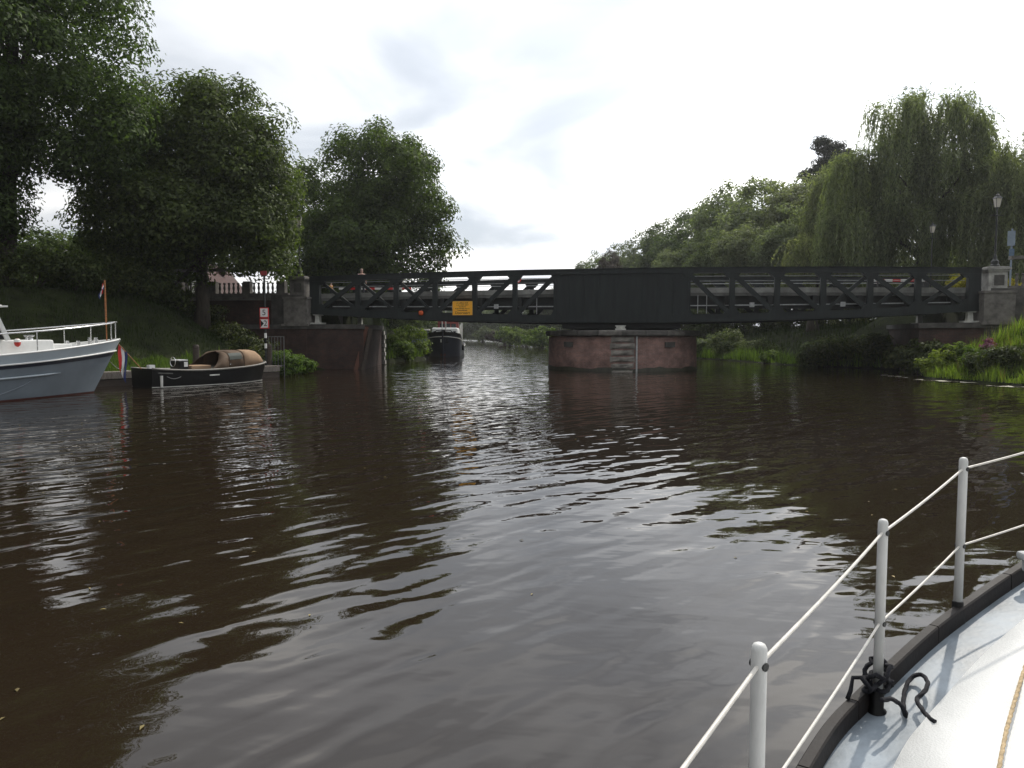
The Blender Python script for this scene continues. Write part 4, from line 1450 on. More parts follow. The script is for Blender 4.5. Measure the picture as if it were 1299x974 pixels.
# ---- shrubs
def shrub(name, x, y, w_, h, label, mat, n, ln, wd, cat='bush', z=None, group=None, lobes=5, seed=0, flat=1.0):
    z = gz_(x, y) if z is None else z
    o = empty(name, (x, y, z), 0, label, cat, group)
    rr = random.Random(seed + int(x * 10))
    lob = [(0, 0, h * 0.42, w_ * 0.40, w_ * 0.34 * flat, h * 0.45)]
    for i in range(lobes):
        lob.append((rr.uniform(-0.36, 0.36) * w_, rr.uniform(-0.28, 0.28) * w_ * flat, h * rr.uniform(0.28, 0.62), w_ * rr.uniform(0.14, 0.24), w_ * rr.uniform(0.14, 0.22) * flat, h * rr.uniform(0.22, 0.36)))
    cr = max(0.18, min(0.5, w_ * 0.12))
    me_, cc = crown_mesh('foliage', lob, max(14, n // 38), 38, cr, ln, wd, 0.3)
    mb = MB()
    for i in rng.choice(len(cc), min(8, len(cc)), replace=False):
        tp = Vector(cc[i])
        mb.tube([Vector((tp.x * 0.15, tp.y * 0.15, -0.2)), Vector((tp.x * 0.5, tp.y * 0.5, tp.z * 0.6)), tp], [0.03, 0.02, 0.006], 5)
    put('stem', mb, BARK, o)
    link('foliage', me_, mat, o)
    return o


# ivy and bramble slope below the left balustrade
for i, (u, v, y, w_, h, lab) in enumerate((
        (262, 398, 45.4, 3.0, 1.5, 'sunlit bramble bush highest on the slope below the left balustrade'),
        (290, 412, 43.5, 2.8, 1.3, 'sunlit bramble bush halfway down the slope below the balustrade'),
        (316, 424, 41.4, 2.6, 1.3, 'sunlit bramble bush low on the slope left of the waterway signs'),
        (338, 440, 39.2, 1.9, 1.2, 'leafy bush at the foot of the waterway sign post'),
        (222, 392, 45.0, 3.0, 1.5, 'dark bramble bush left of the balustrade under the trees'),
        (190, 400, 41.5, 3.6, 2.0, 'dark bush in the shade right of the yacht flag staff'),
        (145, 400, 39.6, 3.8, 2.2, 'dark bush on the slope behind the yacht flag staff'),
        (95, 400, 38.0, 3.8, 2.2, 'dark bush on the slope above the yacht foredeck'),
        (45, 400, 36.8, 3.8, 2.2, 'dark bush on the slope above the yacht cabin'),
        (-5, 400, 35.6, 3.8, 2.2, 'dark bush on the slope at the left frame edge'))):
    x = px(u, y)
    shrub('bramble_bush', x, y, w_, h, lab, L_IVY, 2600, 0.17, 0.10, group='bramble bushes on the left slope', seed=i)
# dark understorey along the top of the left bank
for i, (u, y, w_, h) in enumerate(((-25, 44, 5.0, 2.6), (35, 45.5, 5.0, 2.4), (92, 46.2, 4.6, 2.0), (146, 47.2, 4.4, 2.2))):
    shrub('hedge_bush', px(u, y), y, w_, h, ('leftmost', 'second from left', 'third from left', 'rightmost')[i] + ' of the dark bushes along the top of the left bank', L_ASH, 3600, 0.22, 0.12, group='dark bushes on top of the left bank', seed=20 + i)
# waterside greenery
for i, (u, y, w_, h, lab) in enumerate((
        (362, 38.4, 1.9, 1.3, 'bright nettles and grass clump at the water right of the jetty'),
        (382, 40.5, 1.8, 1.0, 'green waterside clump below the left bridge pillar'))):
    shrub('waterside_plant', px(u, y), y, w_, h, lab, L_BUSH, 2400, 0.16, 0.07, cat='plant', z=0.05, seed=30 + i, group='plants at the left waterline')
for i, (u, y, w_, h, lab) in enumerate((
        (497, 62.0, 2.6, 2.5, 'bright green bush by the left abutment under the bridge'),
        (523, 64.5, 3.6, 3.1, 'largest bright green bush left of the dark barge'),
        (508, 60.5, 2.6, 1.6, 'low green bush at the waterline under the bridge left end'))):
    shrub('bank_bush', px(u, y), y, w_, h, lab, L_BUSH, 3200, 0.24, 0.13, z=0.1, seed=40 + i, group='bushes under the left bridge span')
# right bank under the bridge
for i, (u, y, w_, h, lab, mt_) in enumerate((
        (1062, 49.0, 4.4, 2.2, 'dark broad bush at the water under the right bridge span', L_IVY),
        (1035, 50.0, 2.4, 1.9, 'pale leaved bush left of the dark bush under the right span', L_MID),
        (1158, 40.6, 2.6, 2.0, 'dark bush in front of the right abutment wall', L_IVY),
        (1185, 38.8, 2.4, 1.9, 'dark bush between the abutment wall and the grassy bank tip', L_IVY),
        (1110, 47.5, 4.0, 2.2, 'dark bush against the right abutment under the bridge', L_IVY),
        (978, 55.5, 1.6, 0.9, 'small bright bush at the right waterline behind the pier', L_BUSH),
        (925, 64.0, 3.4, 2.9, 'rounded green bush just right of the brick pier', L_MID),
        (898, 68.0, 3.0, 2.2, 'dim bush half hidden behind the right edge of the pier', L_MID),
        (968, 62.0, 3.6, 1.7, 'low dark bush on the far right bank under the bridge', L_IVY))):
    shrub('bank_bush', px(u, y), y, w_, h, lab, mt_, 3400, 0.22, 0.12, z=0.05, seed=50 + i, group='bushes under the right bridge span')
for i, (u, y, w_, h) in enumerate(((905, 82, 9, 5.0), (960, 78, 9, 4.8), (1015, 75, 9, 4.6), (1070, 72, 9, 4.8), (1125, 70, 9, 4.6), (1180, 68, 9, 4.6), (1235, 66, 9, 4.4))):
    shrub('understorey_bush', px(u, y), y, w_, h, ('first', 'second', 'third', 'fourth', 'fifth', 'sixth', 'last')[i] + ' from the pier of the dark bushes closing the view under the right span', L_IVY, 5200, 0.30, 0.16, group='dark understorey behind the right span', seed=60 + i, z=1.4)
# right grassy spit
for i, (u, y, w_, h, lab, mt_) in enumerate((
        (1192, 36.6, 2.0, 1.35, 'yellow green weedy bush at the left tip of the right grassy bank', L_REED),
        (1214, 36.2, 1.7, 1.45, 'leafy weeds beside the tip of the right grassy bank', L_BUSH),
        (1252, 34.6, 0.6, 1.4, 'purple pink flowering plant on the right grassy bank', L_PINK),
        (1262, 33.2, 2.2, 1.0, 'dark weeds at the waterline below the pink flowers', L_IVY),
        (1240, 34.6, 1.8, 1.2, 'green weeds left of the pink flowers on the right bank', L_BUSH),
        (1293, 32.6, 2.2, 1.2, 'dark green weeds at the right edge of the waterline', L_IVY))):
    shrub('waterside_plant', px(u, y), y, w_, h, lab, mt_, 2200 if w_ > 1 else 420, 0.17, 0.07, cat='plant', z=max(0.0, gz_(px(u, y), y) - 0.1), seed=70 + i, group='weeds on the right bank')
shrub('yellow_bush', px(1233, 50), 50.5, 3.2, 2.4, 'yellow leaved bush behind the right end of the bridge', L_YEL, 2400, 0.22, 0.12, z=ROAD_Z - 0.6, seed=90)
shrub('yellow_bush', px(1290, 49), 50.0, 3.0, 1.9, 'yellow leaved bush behind the right balustrade', L_YEL, 2200, 0.22, 0.12, z=ROAD_Z - 0.6, seed=91)


# ---- weeping willows
def willow(x, y, z, h, r, label, strands, seed, lens=(3.0, 8.0), lobes=None, low=2.0):
    o = empty('weeping_willow', (x, y, z), 0, label, 'tree', 'weeping willows on the right bank')
    rs_ = np.random.default_rng(seed)
    lobes = lobes or [(0, 0, h * 0.72, r * 0.8, r * 0.7, h * 0.28)]
    V, D = [], []
    lob = np.array(lobes, float)
    wgt = lob[:, 3] * lob[:, 5]
    # boughs: every bough carries a tassel of hanging shoots
    nb_ = max(12, strands // 26)
    pk_ = rs_.choice(len(lob), nb_, p=wgt / wgt.sum())
    a_ = rs_.uniform(0, 2 * np.pi, nb_)
    el_ = np.arcsin(rs_.uniform(-0.35, 1.0, nb_))
    d_ = np.stack([np.cos(a_) * np.cos(el_), np.sin(a_) * np.cos(el_), np.sin(el_)], 1)
    bo = lob[pk_, :3] + d_ * lob[pk_, 3:6] * rs_.uniform(0.7, 1.12, nb_)[:, None]
    bl = rs_.uniform(*lens, nb_) * (0.5 + 0.6 * (1 - d_[:, 2]))
    bi = rs_.integers(0, nb_, strands)
    d = d_[bi]
    st_ = bo[bi] + rs_.normal(size=(strands, 3)) * np.array([0.42, 0.42, 0.30])
    ln_ = bl[bi] * rs_.uniform(0.45, 1.15, strands)
    ln_ = np.minimum(ln_, np.maximum(0.8, st_[:, 2] - low * rs_.uniform(0.3, 2.2, strands)))
    bundles = rs_.normal(size=(strands, 2)) * 0.10 + (rs_.normal(size=(nb_, 2)) * 0.22)[bi]
    for i in range(strands):
        k = int(ln_[i] * 8) + 4
        t_ = np.linspace(0, 1, k)
        outw = d[i, :2] * 0.8
        xx = st_[i, 0] + outw[0] * (1 - np.exp(-3 * t_)) + bundles[i, 0] * t_ * 2 + 0.08 * np.sin(t_ * 5 + i)
        yy = st_[i, 1] + outw[1] * (1 - np.exp(-3 * t_)) + bundles[i, 1] * t_ * 2
        zz = st_[i, 2] + 0.35 * np.sin(np.minimum(t_ * 5, 1) * np.pi) * max(0.0, d[i, 2]) - ln_[i] * t_ ** 1.2
        V.append(np.stack([xx, yy, zz], 1) + rs_.normal(size=(k, 3)) * 0.05)
        dd = rs_.normal(size=(k, 3)) * 0.40 + np.array([0, 0, -1.0])
        dd[: max(1, k // 6)] += np.array([outw[0], outw[1], 0.8])
        D.append(dd)
    # short upright shoots that feather the top
    nt_ = strands * 2
    ti = rs_.integers(0, nb_, nt_)
    V.append(bo[ti] + rs_.normal(size=(nt_, 3)) * np.array([0.55, 0.55, 0.40]) + np.array([0, 0, 0.2]))
    D.append(rs_.normal(size=(nt_, 3)) + d_[ti] * 0.8)
    pos, al = np.concatenate(V), np.concatenate(D)
    nrm = np.cross(al, rs_.normal(size=al.shape))
    v, f = leaf_quads(pos, nrm, 0.36, 0.075, along=al)
    crown = np_mesh('crown', v, f)
    # leafy top fuzz
    tips = [tuple(bo[j]) for j in rs_.choice(nb_, min(nb_, 26), replace=False)]
    put('trunk', trunk_mb(h * 0.66, 0.5, tips), BARK, o, smooth=True)
    link('crown', crown, L_WIL, o)
    return o


y = 62.0
z = gz_(px(1160, y), y)
top = zl(116, y) - z
willow(px(1165, y), y, z, top, 7, 'tallest weeping willow behind the right half of the bridge', 3300, 5, (3.0, 9.0),
       [(-2.4, 0, top * 0.88, 1.7, 1.8, top * 0.09), (0.2, 0.4, top * 0.86, 2.3, 2.0, top * 0.11), (2.5, 0, top * 0.83, 2.3, 2.0, top * 0.11), (-2.9, -0.4, top * 0.70, 1.6, 1.8, top * 0.09), (3.6, 0.3, top * 0.66, 1.9, 2.0, top * 0.10),
        (-5.6, 0.3, top * 0.62, 1.9, 2.0, top * 0.10), (0.9, -1.6, top * 0.64, 2.6, 1.8, top * 0.10), (-1.2, 1.5, top * 0.55, 3.0, 2.0, top * 0.10), (-6.2, -0.6, top * 0.44, 1.7, 1.8, top * 0.08), (2.6, -1.4, top * 0.46, 2.6, 1.8, top * 0.08), (-2.6, -1.6, top * 0.46, 2.2, 1.8, top * 0.08)], 1.8)
y = 58.0
z = gz_(px(1285, y), y)
top = zl(168, y) - z
willow(px(1288, y), y, z, top, 6, 'weeping willow at the right edge behind the street lamp', 2300, 6, (3.0, 8.0),
       [(0, 0, top * 0.78, 3.2, 3.0, top * 0.20), (-2.2, 0, top * 0.68, 2.2, 2.6, top * 0.18), (3.0, 0, top * 0.70, 3.0, 2.8, top * 0.2), (0.5, -1.5, top * 0.55, 3.6, 2.4, top * 0.18)], 1.6)
y = 70.0
z = gz_(px(1060, y), y)
top = zl(205, y) - z
willow(px(1082, y), y, z, top, 5, 'weeping willow left of the tallest willow, its strands hanging low', 1300, 8, (3.0, 8.0),
       [(-1.0, 0, top * 0.80, 2.9, 2.6, top * 0.18), (1.5, 0, top * 0.72, 3.0, 2.6, top * 0.2), (-2.0, -0.8, top * 0.58, 2.4, 2.2, top * 0.16)], 1.5)
y = 66.0
z = gz_(px(1030, y), y)
top = zl(302, y) - z
willow(px(1030, y), y, z, top, 3, 'small weeping willow peeping over the bridge beside the woodland', 600, 9, (2.0, 6.0),
       [(-0.4, 0, top * 0.78, 1.7, 1.6, top * 0.2), (1.8, 0, top * 0.72, 1.8, 1.6, top * 0.2)], 1.2)

# ---- woodland along the right bank, receding
protos = []
for k in range(4):
    lob = crown_lobes(5.0, 1.6, 15.0, 8, 100 + k)
    me_, cc = crown_mesh('crown', lob, 620, 58, 0.80, 0.36, 0.18, 0.2)
    me_.materials.append(L_MID)
    tips = [tuple(cc[i]) for i in rng.choice(len(cc), 10, replace=False)]
    tm = trunk_mb(9.5, 0.32, tips).mesh('trunk')
    tm.materials.append(BARK)
    protos.append((me_, tm))


def wood_tree(u, vtop, y, width_px, mat, label, k, group, name='woodland_tree'):
    x = px(u, y)
    z = gz_(x, y)
    h = zl(vtop, y) - z
    o = empty(name, (x, y, z), random.uniform(0, 6.28), label, 'tree', group)
    sx = width_px / F * y / 10.0
    o.scale = (sx, sx, h / 15.3)
    me_ = protos[k][0]
    c = bpy.data.objects.new('crown', me_); COL.objects.link(c); c.parent = o
    c.material_slots[0].link = 'OBJECT'
    c.material_slots[0].material = mat
    t_ = bpy.data.objects.new('trunk', protos[k][1]); COL.objects.link(t_); t_.parent = o
    return o


WG = 'woodland trees along the right bank'
wl_ = [
    (1022, 222, 84, 120, L_PALE, 'pale crowned woodland tree directly left of the willows'),
    (968, 224, 90, 130, L_PALE, 'broad pale woodland tree, tallest above the right bridge span'),
    (1000, 262, 76, 90, L_PALE, 'nearer pale tree below the woodland crest next to the willows'),
    (918, 236, 98, 120, L_PALE, 'rounded grey green woodland tree above the first right truss panels'),
    (945, 282, 80, 80, L_PALE, 'lower silvery tree in front of the broad pale woodland tree'),
    (876, 262, 110, 100, L_MID, 'grey green woodland tree above the right end of the plated girder'),
    (905, 296, 86, 80, L_MID, 'lower dark tree in front of the rounded grey green tree'),
    (842, 280, 125, 85, L_MID, 'mid green woodland tree above the right part of the plated girder'),
    (815, 296, 140, 80, L_MID, 'mid green woodland tree above the middle of the plated girder'),
    (850, 316, 100, 70, L_PALE, 'low pale bushy tree just above the plated girder'),
    (788, 308, 152, 64, L_MID, 'darker green woodland tree next to the copper tree'),
    (772, 318, 128, 46, L_PURP, 'copper purple tree low in the receding woodland'),
    (758, 320, 168, 52, L_BUSH, 'light green tree near the far end of the woodland'),
    (738, 330, 185, 40, L_MID, 'farthest small tree where the woodland meets the bridge top'),
    (720, 345, 205, 46, L_MID, 'distant tree behind the left edge of the plated girder'),
]
for i, (u, v, y, wp, mt_, lab) in enumerate(wl_):
    wood_tree(u, v, y, wp, mt_, lab, i % 4, WG)
# dark conifer
y = 112.0
x = px(1036, y)
z = gz_(x, y)
hc = zl(187, y) - z
o = empty('pine_tree', (x, y, z), 0, 'dark pine rising above the woodland left of the willows', 'tree')
lob = [(rng.uniform(-1.7, 1.7), rng.uniform(-1.5, 1.5), hc * f, 2.4 * g, 2.2 * g, 1.3) for f, g in ((0.97, 0.6), (0.93, 1.0), (0.88, 1.2), (0.83, 1.3), (0.77, 1.2), (0.7, 1.3), (0.64, 1.2), (0.72, 1.6), (0.66, 1.7), (0.6, 1.7), (0.54, 1.8), (0.48, 1.8))]
me_, cc = crown_mesh('crown', lob, 520, 80, 0.75, 0.42, 0.18, 0.3)
put('trunk', trunk_mb(hc * 0.92, 0.4, [tuple(c) for c in cc[:12]], split=0.7), BARK, o)
link('crown', me_, L_DARK, o)

# far bank under the bridge: lit shrubs in front of dark trees
FG = 'shrubs on the far bank seen under the bridge'
for i, (u, y, w_, h, mt_, lab) in enumerate((
        (688, 124, 7.0, 3.6, L_BUSH, 'light green shrub on the far bank touching the pier'),
        (665, 134, 7.0, 3.4, L_BUSH, 'second light green shrub left of the pier on the far bank'),
        (646, 150, 6.5, 4.2, L_BUSH, 'third and tallest light green shrub on the far bank'),
        (630, 175, 6.0, 3.0, L_PURP, 'brownish shrub among the green ones on the far bank'),
        (613, 215, 8.0, 5.0, L_MID, 'mid green shrub at the far river bend'),
        (596, 265, 9.0, 5.0, L_MID, 'farthest green shrub beside the barge at the river bend'))):
    shrub('far_shrub', px(u, y), y, w_, h, lab, mt_, 2600, 0.42, 0.24, z=0.2, group=FG, seed=120 + i)
DG = 'dark trees closing the river bend'
for i, (u, y, w_, h) in enumerate(((585, 300, 22, 9), (615, 262, 20, 8), (645, 235, 18, 8), (672, 200, 17, 8), (700, 172, 16, 7.5), (728, 150, 14, 6.5))):
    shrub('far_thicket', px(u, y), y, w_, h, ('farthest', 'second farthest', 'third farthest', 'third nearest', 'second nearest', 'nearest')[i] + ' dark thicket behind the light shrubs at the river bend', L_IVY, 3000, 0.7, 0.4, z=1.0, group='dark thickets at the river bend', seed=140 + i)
for i, (u, y) in enumerate(((868, 96), (840, 108))):
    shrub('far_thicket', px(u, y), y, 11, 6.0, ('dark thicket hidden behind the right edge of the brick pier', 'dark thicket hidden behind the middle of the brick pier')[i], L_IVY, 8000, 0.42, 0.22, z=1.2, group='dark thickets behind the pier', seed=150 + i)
for i, (u, v, y, wp) in enumerate(((700, 368, 165, 70), (668, 374, 190, 62), (640, 384, 225, 60), (612, 386, 250, 56), (585, 384, 290, 56), (560, 380, 300, 60), (535, 380, 260, 60))):
    wood_tree(u, v, y, wp, L_MID, ('first', 'second', 'third', 'fourth', 'fifth', 'sixth', 'seventh')[i] + ' from the pier of the dark trees at the river bend', i % 4, DG, 'far_tree')
for i, (u, v, y, wp) in enumerate(((905, 345, 92, 90), (950, 340, 84, 90), (1060, 330, 84, 110), (1130, 320, 82, 120), (1215, 300, 78, 110), (1290, 290, 76, 110))):
    wood_tree(u, v, y, wp, L_MID, ('first', 'second', 'third', 'fourth', 'fifth', 'last')[i] + ' from the left of the shaded trees behind the right span and willows', i % 4, 'shaded trees behind the right bridge span', 'shaded_tree')
for i, (u, v, y, wp) in enumerate(((500, 372, 96, 90), (450, 350, 92, 110), (535, 392, 120, 60))):
    wood_tree(u, v, y, wp, L_ASH, ('shaded tree behind the bright bushes under the left span', 'shaded tree behind the domed tree and left bridge end', 'small shaded tree beyond the cabin boat')[i], i % 4, 'shaded trees behind the left span', 'shaded_tree')


# ---- grass and reeds
def grass(name, pts, hgt, wd, mat, label, cat, lean=0.35):
    n = len(pts)
    patch = 0.75 + 0.55 * np.sin(pts[:, 0] * 1.7 + 2 * np.sin(pts[:, 1] * 0.9)) * np.sin(pts[:, 1] * 1.3 + 1.5 * np.sin(pts[:, 0] * 0.8))
    hh = hgt * rng.uniform(0.45, 1.35, n) * patch
    a = rng.uniform(0, 2 * np.pi, n)
    dirv = np.stack([np.cos(a), np.sin(a), np.zeros(n)], 1)
    side = np.stack([-np.sin(a), np.cos(a), np.zeros(n)], 1) * (wd * rng.uniform(0.6, 1.4, n))[:, None]
    tip = pts + dirv * (hh * lean * rng.uniform(0.2, 1.4, n))[:, None] + np.array([0, 0, 1.0]) * hh[:, None]
    mid = pts + dirv * (hh * lean * 0.25)[:, None] + np.array([0, 0, 1.0]) * (hh * 0.55)[:, None]
    v = np.stack([pts - side * 0.5, pts + side * 0.5, mid + side * 0.4, mid - side * 0.4, tip], 1).reshape(-1, 3)
    b_ = np.arange(n) * 5
    tri = np.concatenate([np.stack([b_, b_ + 1, b_ + 2], 1), np.stack([b_, b_ + 2, b_ + 3], 1), np.stack([b_ + 3, b_ + 2, b_ + 4], 1)])
    return tag(link(name, np_mesh(name, v, tri), mat), label, cat, kind='stuff')


def scatter(n, x0, x1, y0, y1, cond):
    X, Y = rng.uniform(x0, x1, n), rng.uniform(y0, y1, n)
    ok = cond(X, Y)
    X, Y = X[ok], Y[ok]
    return np.stack([X, Y, ground_z(X, Y) - 0.03], 1)


def left_land(X, Y):
    s = (X - BC.x) * SA.x + (Y - BC.y) * SA.y
    w = (X - BC.x) * WA.x + (Y - BC.y) * WA.y
    d = seg_dist(X, Y, LEFT)
    return (X < interp_x(LEFT, Y)) & (w < -0.4) & (d < 13)


def right_land(X, Y):
    w = (X - BC.x) * WA.x + (Y - BC.y) * WA.y
    d = seg_dist(X, Y, RIGHT)
    return (X > interp_x(RIGHT, Y)) & (w < -0.4) & (d < 11)


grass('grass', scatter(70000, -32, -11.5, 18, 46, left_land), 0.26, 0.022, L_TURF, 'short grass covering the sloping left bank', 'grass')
grass('tall_grass', scatter(60000, 19.5, 32, 20, 41.5, right_land), 0.72, 0.030, L_REED, 'tall sunlit grass on the right bank by the water', 'grass')
# rank growth along both shore lines beyond the bridge
def shore_pts(P, n, y0, y1, off):
    Y = rng.uniform(y0, y1, n)
    X = interp_x(P, Y) + off * np.abs(rng.normal(0.6, 0.9, n))
    return np.stack([X, Y, np.maximum(0, ground_z(X, Y)) - 0.03], 1)


def jetty_sunlit_patch(X, Y):
    d = seg_dist(X, Y, LEFT)
    return (X < interp_x(LEFT, Y)) & (d > 0.1) & (d < 2.4)


grass('sunlit_patch_grass', scatter(60000, -21, -11.5, 26, 37, jetty_sunlit_patch), 0.42, 0.024, L_GRASS, 'lighter grass standing in for the sunlit patch along the jetty behind the black boat', 'grass')  # lighter blades paint in the sunlit patch beside the jetty


def far_land(X, Y):
    d = np.minimum(seg_dist(X, Y, RIGHT), seg_dist(X, Y, LEFT))
    w = (X - BC.x) * WA.x + (Y - BC.y) * WA.y
    s_ = (X - BC.x) * SA.x + (Y - BC.y) * SA.y
    out_ = (X > interp_x(RIGHT, Y)) | (X < interp_x(LEFT, Y))
    return out_ & (d < 18) & ~((np.abs(s_) > 15) & (w < 9.6))


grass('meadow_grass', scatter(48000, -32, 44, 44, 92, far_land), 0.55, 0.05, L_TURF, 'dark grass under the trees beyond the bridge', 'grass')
L_DEAD = leaf_mat('dry_stems', (0.10, 0.075, 0.035), (0.26, 0.20, 0.10), 0.3)
grass('dry_stems', scatter(3500, 19.5, 32, 20, 41.5, right_land), 0.95, 0.022, L_DEAD, 'dry brown stems among the tall grass on the right bank', 'stems')
grass('bank_grass', np.concatenate([shore_pts(RIGHT, 9000, 46, 130, 1), shore_pts(LEFT, 5000, 54, 130, -1)]), 0.75, 0.05, L_GRASS, 'rank grass along the river banks beyond the bridge', 'grass')
grass('bank_sedge', np.concatenate([shore_pts(LEFT, 3200, 36, 45.5, -0.8)]), 0.55, 0.03, L_REED, 'sedge at the water below the left bridge pillar', 'grass')

# pale scum drifting along the right waterline
SCUM = pm('pale_scum', (0.42, 0.40, 0.32), 0.9, 0.3, 8, 0.01, 20)


def scum(u0, v0, u1, v1, wmax, name_lab, seed):
    a, c = onz(u0, v0, 0.006), onz(u1, v1, 0.006)
    rr = random.Random(seed)
    mb = MB()
    n = 46
    d = (c - a).normalized()
    nr = Vector((-d.y, d.x, 0))
    top, bot = [], []
    for i in range(n + 1):
        p_ = a.lerp(c, i / n)
        e_ = math.sin(math.pi * i / n) ** 0.5
        wv = nr * (0.18 * math.sin(i * 0.5) + rr.uniform(-0.06, 0.06))
        hw = wmax * e_ * abs(math.sin(i * 0.37 + seed) * 0.6 + 0.5) * rr.uniform(0.5, 1.2) + 0.01
        top.append(p_ + wv + nr * hw)
        bot.append(p_ + wv - nr * hw)
    mb.grid([top, bot])
    tag(put('scum_streak', mb, SCUM), name_lab, 'scum', kind='stuff')


scum(1158, 481, 1252, 486, 0.32, 'pale foam line at the tip of the right bank', 1)
scum(1250, 489, 1330, 492, 0.36, 'pale foam line at the right edge of the waterline', 2)
scum(958, 459.5, 992, 460.5, 0.5, 'pale foam line at the waterline behind the pier', 3)
scum(992, 462, 1016, 462.5, 0.5, 'short pale foam line beside the small bright bush', 4)
scum(1118, 475, 1150, 479, 0.10, 'thin pale foam thread left of the right bank', 5)

# leaf litter afloat
nb2 = 420
FX = rng.uniform(-13, 20, nb2); FY = rng.uniform(2.2, 38, nb2)
ok = (FX > interp_x(LEFT, FY) + 0.6) & (FX < interp_x(RIGHT, FY) - 0.4) & (FY > 3.2 + np.maximum(FX, 0) * 0.9)
fp = np.stack([FX[ok], FY[ok], np.full(ok.sum(), 0.004)], 1)
v, f = leaf_quads(fp, np.tile([0, 0, 1.0], (len(fp), 1)) + rng.normal(size=(len(fp), 3)) * 0.03, 0.045, 0.022)
v[:, 2] = np.maximum(v[:, 2], 0.003)
tag(link('floating_leaves', np_mesh('floating_leaves', v, f), leaf_mat('floating_litter', (0.05, 0.04, 0.02), (0.30, 0.24, 0.10), 0.1)), 'tiny leaves and bits floating on the water', 'leaf litter', kind='stuff')

# ------------------------------------------------------------------ summer haze over the river
HAZE = bpy.data.materials.new('haze_air')
HAZE.use_nodes = True
ht = HAZE.node_tree
ht.nodes.remove(ht.nodes['Principled BSDF'])
pv = ht.nodes.new('ShaderNodeVolumePrincipled')
pv.inputs['Color'].default_value = (0.93, 0.95, 0.97, 1)
pv.inputs['Density'].default_value = 0.00026
pv.inputs['Anisotropy'].default_value = 0.45
ht.links.new(pv.outputs[0], ht.nodes['Material Output'].inputs['Volume'])
tag(put('haze', MB().box((0, 1550, 12.0), (3700, 4000, 34.0)), HAZE), 'thin pale summer haze over the river', 'haze', kind='stuff')

# ------------------------------------------------------------------ houses behind the left trees
ROOFD = pm('dark_roof_tiles', (0.05, 0.048, 0.045), 0.85, 0.3, 2, 0.02, 6)
ROOFR = pm('red_roof_tiles', (0.06, 0.026, 0.022), 0.85, 0.3, 2, 0.02, 6)
PLAST = pm('white_plaster', (0.62, 0.60, 0.55), 0.85, 0.15, 1.5)


def house(x, y, w_, d, eave, ridge, label, wall, roof, rz=0.0, gable_front=True):
    z = gz_(x, y)
    o = empty('house', (x, y, z), rz, label, 'house')
    put('wall', MB().box((0, 0, eave / 2), (w_, d, eave)), wall, o)
    if gable_front:
        put('gable', MB().add([(-w_ / 2, -d / 2 + 0.01, eave), (w_ / 2, -d / 2 + 0.01, eave), (0, -d / 2 + 0.01, ridge), (-w_ / 2, d / 2, eave), (w_ / 2, d / 2, eave), (0, d / 2, ridge)],
                              [(0, 1, 2), (5, 4, 3), (0, 3, 4, 1), (1, 4, 5, 2), (2, 5, 3, 0)]), wall, o)
        e_ = 0.3
        rf = MB()
        for sx in (-1, 1):
            rf.add([(sx * (w_ / 2 + e_), -d / 2 - e_, eave - 0.1), (sx * (w_ / 2 + e_), d / 2 + e_, eave - 0.1), (0, d / 2 + e_, ridge + 0.15), (0, -d / 2 - e_, ridge + 0.15),
                    (sx * (w_ / 2 + e_), -d / 2 - e_, eave - 0.0), (sx * (w_ / 2 + e_), d / 2 + e_, eave - 0.0), (0, d / 2 + e_, ridge + 0.30), (0, -d / 2 - e_, ridge + 0.30)],
                   [(0, 1, 2, 3), (7, 6, 5, 4), (0, 3, 7, 4), (1, 5, 6, 2), (0, 4, 5, 1)])
    else:
        e_ = 0.35
        rf = MB()
        rf.add([(-w_ / 2 - e_, -d / 2 - e_, eave), (w_ / 2 + e_, -d / 2 - e_, eave), (w_ / 2 + e_, d / 2 + e_, eave), (-w_ / 2 - e_, d / 2 + e_, eave), (-w_ / 2 + 1.2, 0, ridge), (w_ / 2 - 1.2, 0, ridge)],
               [(0, 1, 5, 4), (2, 3, 4, 5), (1, 2, 5), (3, 0, 4), (3, 2, 1, 0)])
    r_ = put('roof', rf, roof, o)
    put('chimney', MB().box((w_ * 0.18, 0.8, ridge), (0.6, 0.6, 1.4)), BRICK, r_)
    for k in range(3):
        for zz in ((1.6, ) if eave < 4 else (1.6, 4.2)):
            xw = -w_ / 2 + w_ * (k + 0.5) / 3
            wd_ = put('window', MB().box((xw, -d / 2 - 0.03, zz), (1.1, 0.08, 1.5)), WHITE, o)
            put('pane', MB().box((xw, -d / 2 - 0.075, zz), (0.92, 0.02, 1.32)), GLASS, wd_)
    return o


y = 82
house(px(95, y), y, 6.5, 9, 5.4, 9.0, 'white gabled house glimpsed through the gap in the left trees', PLAST, ROOFD)
y = 96
house(px(160, y), y, 20, 9, 7.6, 11.0, 'long dark roofed house behind the left trees', PLAST, ROOFD, gable_front=False)
y = 70
house(px(270, y), y, 4.6, 7, 2.6, 5.6, 'small red roofed house behind the left balustrade', PLAST, ROOFR)

# ------------------------------------------------------------------ people on the bridge
SKIN = pm('skin', (0.45, 0.27, 0.20), 0.55, 0.08, 6)


def skin_mesh(name, verts, edges, radii, mat, parent, root=0):
    me_ = bpy.data.meshes.new(name)
    me_.from_pydata([tuple(v) for v in verts], edges, [])
    me_.materials.append(mat)
    o = bpy.data.objects.new(name, me_)
    COL.objects.link(o)
    o.parent = parent
    md = o.modifiers.new('skin', 'SKIN')
    for i, r in enumerate(radii):
        rr_ = r if hasattr(r, '__len__') else (r, r)
        me_.skin_vertices[0].data[i].radius = rr_
        me_.skin_vertices[0].data[i].use_root = (i == root)
    md.use_smooth_shade = True
    sbd = o.modifiers.new('sub', 'SUBSURF')
    sbd.levels = 1
    sbd.render_levels = 1
    return o


